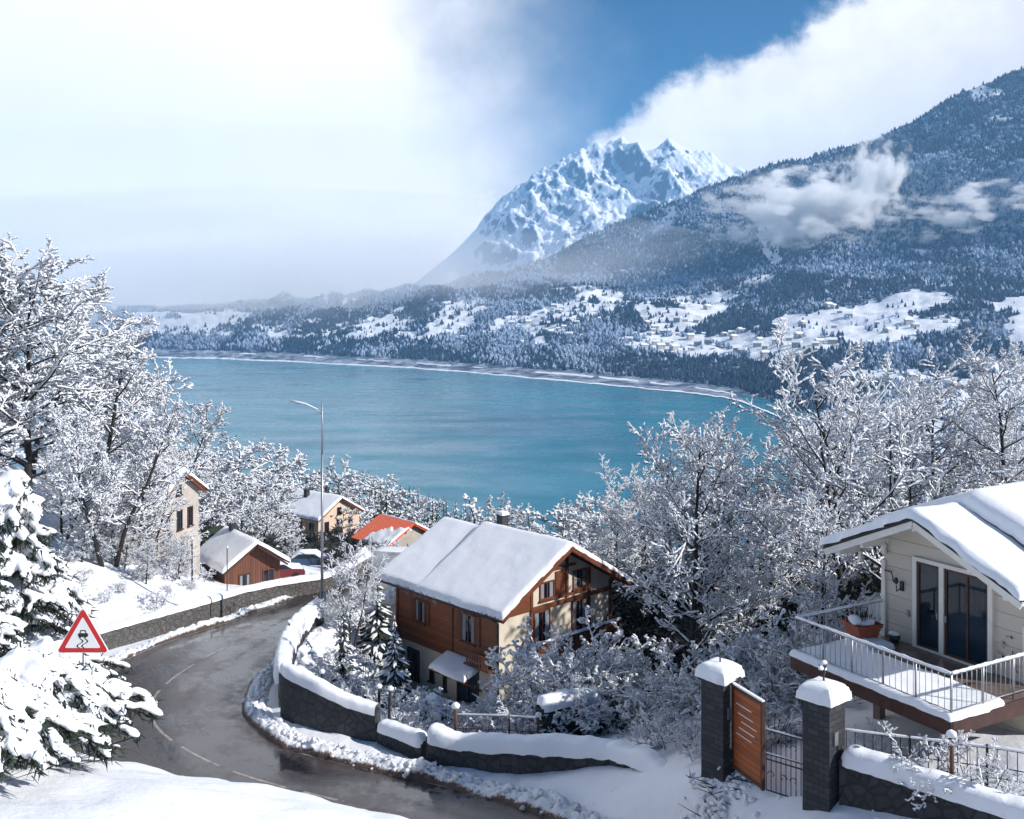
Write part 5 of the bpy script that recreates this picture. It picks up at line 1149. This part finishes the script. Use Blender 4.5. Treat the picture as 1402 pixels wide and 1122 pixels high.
# fences
def fence(name, pts, h, gap, label, mats=('dark_metal', 'snow'), post_every=8, scroll=False, bar_r=.012):
    pts = np.array(pts, float); d = np.linalg.norm(np.diff(pts[:, :2], axis=0), axis=1).sum(); n = max(2, int(d/gap)); P = resamp(pts, n+1); O = P[0].copy(); e = empty(name, tuple(O), 0, label, 'fence'); P = P-O
    mb = MB(); mb.path(P+[0, 0, h], .022, 6); mb.path(P+[0, 0, h*.45], .014, 5); mb.path(P+[0, 0, .12], .014, 5)
    for k in range(0, n+1): mb.path([P[k]+[0, 0, .05], P[k]+[0, 0, h]], bar_r, 5)
    part(mb, 'rails', M[mats[0]], e)
    mb = MB()
    for k in range(0, n+1, post_every): mb.path([P[k]-[0, 0, .5], P[k]+[0, 0, h+.08]], .035, 6)
    part(mb, 'posts', M[mats[0]], e)
    Q = resamp(P+[0, 0, h+.03], n*4); s = np.arange(n*4)*.2; mb = MB(); mb.path(Q, .035+.014*fbm(s, s*0, 3, 3), 7); part(mb, 'snow', M['snow'], e); return e
fence('iron_fence', [(8.65, 26.2, -11.9), (10.3, 25.3, -11.75), (12.2, 24.3, -11.6), (14.5, 22.9, -11.5)], .85, .22, 'thin iron fence with snowy top rail behind the right garden wall')
fence('wire_fence', [tuple(W(624, 1012, 39)), tuple(W(680, 1014, 38)), tuple(W(735, 1018, 37))], .95, .3, 'rusty garden fence with snow on its rail below the chalet gable', ('rust', 'snow'))
def post(px, pyb, Yd, h, r, mat, label, cat='post', cap=True, lean=0.0, name='post'):
    e = empty(name, wpt(px, pyb, Yd), 0, label, cat); mb = MB(); mb.path([(0, 0, -.5), (lean*.5, 0, h/2), (lean, 0, h)], r, 7); part(mb, 'shaft', M[mat], e)
    if cap: mb = MB(); mb.blobs([(lean, 0, h+.03)], [(r*2.2, r*2.2, r*1.8)], np.zeros(1)); part(mb, 'snow', M['snow'], e)
    return e
post(624, 1008, 38.6, 1.15, .075, 'rust', 'short rust brown post at the start of the wire fence')
post(441, 950, 43.5, .95, .06, 'bark', 'dark snow topped post standing in the chalet garden')
post(519, 990, 41.2, 1.5, .06, 'bark', 'left one of two dark stakes behind the inner garden wall')
post(532, 990, 41.0, 1.4, .06, 'bark', 'right one of two dark stakes behind the inner garden wall', lean=.08)
post(396, 905, 48.5, 1.9, .05, 'dark_metal', 'iron post on the snowy wall end near the street lamp')
post(1303, 1082, 24.3, 1.35, .055, 'rust', 'rusty post in the snowy yard below the right balcony')
post(737, 1016, 37.5, 1.0, .05, 'rust', 'rusty post at the right end of the wire fence')
post(263, 808, 61.5, 3.2, .05, 'dark_metal', 'thin dark pole behind the road wall left of the cabin')
post(311, 800, 62.5, 2.3, .035, 'rust', 'thin rusty pole in front of the low cabin')
for k, (px, py) in enumerate(((186, 836), (194, 832), (222, 822), (175, 842))):
    post(px, py, 60.5, .9+.25*(k % 2), .05, 'bark', 'dark wooden stake on the snowy bank behind the road wall')['group'] = 'stakes behind the road wall'

# ------------------------------------------------------------------ street lamp
e = empty('street_lamp', wpt(441, 852, 54.6), 0, 'tall steel street lamp with a single snowy arm over the road bend', 'street lamp'); H_ = 12.25
mb = MB(); mb.path([(0, 0, -1), (0, 0, 1.6)], .11, 10); mb.path([(0, 0, 1.6), (0, 0, 9.3), ], [.085, .065], 10); mb.path([(0, 0, 9.3), (0, 0, H_)], [.055, .035], 8); part(mb, 'pole', M['steel'], e)
mb = MB(); mb.path([(0, 0, H_-.75), (-.35, -.02, H_-.45), (-.9, -.05, H_-.2), (-1.25, -.07, H_-.12)], .028, 6); part(mb, 'arm', M['steel'], e)
mb = MB(); mb.box((-1.5, -.08, H_-.08), (.55, .16, .07), rot=[[.94, 0, .1], [0, 1, 0], [-.33, 0, .99]]); part(mb, 'lamp_head', M['steel'], e)
mb = MB(); mb.path([(-.25, -.02, H_-.46), (-.9, -.05, H_-.16), (-1.25, -.07, H_-.07), (-1.75, -.08, H_+.03)], [.03, .045, .05, .05], 6); part(mb, 'snow', M['snow'], e)
# ------------------------------------------------------------------ road sign
e = empty('road_sign', wpt(114, 1020, 20.2), 0, 'red bordered triangular warning sign with a skidding car symbol', 'road sign'); zb = -(1020-HY)/F*20.2
zt = -(832-HY)/F*20.2-zb; zl = -(893-HY)/F*20.2-zb
def rtri(s, cz, r, n=6):
    pts = []; h = s*math.sqrt(3)/2
    for k, (cx, cz_) in enumerate(((0, 2*h/3), (-s/2, -h/3), (s/2, -h/3))):
        ux, uz = -cx/math.hypot(cx, cz_), -cz_/math.hypot(cx, cz_); ax, az = cx+ux*r*2, cz+cz_+uz*r*2; a0 = math.atan2(-uz, -ux)
        for i in range(n): a = a0-math.pi/3+i*2*math.pi/3/(n-1); pts.append((ax+r*math.cos(a), az+r*math.sin(a)))
    return pts
side = (zt-zl)/.866*1.0; cz = zl+(zt-zl)/3
def plate(mb, poly, y0, y1): mb.prism([(p, q) for p, q in poly], y0, y1, 1)
mb = MB(); mb.path([(0, .03, -1), (0, .03, zt-.1)], .032, 10); part(mb, 'pole', M['steel'], e)
mb = MB(); plate(mb, rtri(side+.05, cz, .05), -.02, .0); part(mb, 'back_plate', M['sign_white'], e)
mb = MB(); plate(mb, rtri(side, cz, .045), -.024, -.0205); part(mb, 'red_border', M['red'], e)
mb = MB(); plate(mb, rtri(side*.70, cz-.0, .02), -.028, -.0245); part(mb, 'white_field', M['sign_white'], e)
mb = MB()
c_ = [(-.075, .10), (-.085, .155), (-.055, .175), (-.04, .235), (.05, .235), (.07, .175), (.10, .155), (.09, .10), (.06, .095), (.055, .07), (.03, .07), (.025, .095), (-.03, .095), (-.035, .07), (-.06, .07), (-.065, .095)]
def sc(p): return [(x*1.15, cz-.085+z*1.02) for x, z in p]
mb.prism(sc(c_), -.031, -.0285, 1)
def skid(off):
    t = np.linspace(0, 1, 14); x = off+.05*np.sin(t*6.2)-.012; z = .06-t*.19; 
    l = [(a-.011, b) for a, b in zip(x, z)]+[(a+.013, b) for a, b in list(zip(x, z))[::-1]]
    for i in range(13): mb.prism(sc([(x[i]-.013, z[i]), (x[i]+.013, z[i]), (x[i+1]+.013, z[i+1]), (x[i+1]-.013, z[i+1])]), -.031, -.0285, 1)
skid(-.035); skid(.05); part(mb, 'symbol', M['black'], e)
mb = MB(); mb.prism(sc([(-.035, .175), (-.025, .215), (.035, .215), (.05, .175)]), -.0325, -.0312, 1); part(mb, 'windscreen', M['sign_white'], e)
mb = MB(); mb.blobs([(0, -.01, zt+.02)], [(.06, .05, .035)], np.zeros(1)); part(mb, 'snow', M['snow'], e)

# ------------------------------------------------------------------ parked cars
def car(px, py, Yd, rz, col, label):
    e = empty('parked_car', wpt(px, py, Yd), rz, label, 'car', 'cars parked in the clearing'); m_ = M[col]
    e.location.z = gz(e.location.x, e.location.y)+.02
    mb = MB(); mb.prism([(-2.05, .3), (2.05, .3), (2.1, .65), (1.9, .85), (1.0, .95), (.35, 1.38), (-1.2, 1.4), (-1.75, .98), (-2.08, .9)], -.82, .82, 1); part(mb, 'body', m_, e)
    mb = MB(); mb.prism([(.93, .97), (.36, 1.33), (-1.15, 1.34), (-1.6, .99)], -.835, .835, 1); part(mb, 'windows', M['glass'], e)
    for sx in (-1.3, 1.3):
        for sy in (-.78, .78):
            mb = MB(); mb.path([(sx, sy-.09, .32), (sx, sy+.09, .32)], .32, 14); part(mb, 'wheel', M['black'], e)
    part(roof_snow(lambda x: np.interp(x, [-2.0, -1.2, .35, 1.0, 1.9], [.92, 1.4, 1.38, .96, .86]), -1.95, 1.9, -.78, .78, .2, 7, r=.15), 'snow', M['snow'], e)
M['car_red'] = simple('red_car_paint', (.14, .015, .02), .3, .05, 2, 0); M['car_blue'] = simple('blue_car_paint', (.03, .07, .14), .3, .05, 2, 0)
car(382, 790, 84, R(20), 'car_red', 'red car with snow on it parked right of the low cabin')
car(427, 776, 97, R(5), 'car_blue', 'dark blue snow covered car parked behind the street lamp pole')

# ------------------------------------------------------------------ clouds on the mountain
cloud(1095, 285, 3500, 420, 300, 210, .05, 'white cloud wisp hanging on the slope left of the gully', nscale=3.4, thr=(.93, 1.15))
cloud(1195, 250, 3600, 190, 240, 260, .06, 'thin rising cloud wisp in the middle of the slope', nscale=3.4, thr=(.95, 1.25))
cloud(1360, 295, 3300, 380, 280, 160, .06, 'flat white cloud against the slope at the right edge', nscale=3.2, thr=(.93, 1.2))
cloud(300, 415, 4300, 2800, 1200, 520, .0015, 'bright mist bank hiding the far end of the lake', nscale=2.6, thr=(.58, 1.3))
cr = np.random.default_rng(77)   # trodden, twig-strewn snow by the gate
q = 260; cx = np.r_[cr.normal(5.6, .8, q), cr.normal(8.6, 1.2, 120)]; cyy = np.r_[cr.normal(28.0, .6, q), cr.normal(23.6, .7, 120)]; cz = ground_z(cx, cyy); sz = cr.uniform(.03, .12, len(cx))
mb = MB(); mb.blobs(np.stack([cx, cyy, cz], 1), np.stack([sz*1.4, sz, sz*.6], 1), cr.uniform(0, 6, len(cx)), rng=cr, tmpl=ICO1, jit=.3); tag(mb.obj('snow_chunks', M['snow']), kind='stuff')
mb = MB(); q = 90; cx = cr.normal(5.5, .7, q); cyy = cr.normal(28.2, .5, q); cz = ground_z(cx, cyy)+.03; P0 = np.stack([cx, cyy, cz], 1); d_ = np.stack([cr.normal(0, 1, q), cr.normal(0, 1, q), cr.uniform(0, .25, q)], 1)*.35
mb.tubes(P0, P0+d_, .018, .006, 3); tag(mb.obj('fallen_twigs', M['twig']), kind='stuff')
print('tris', sum(len(m.loop_triangles) or len(m.polygons) for m in bpy.data.meshes))
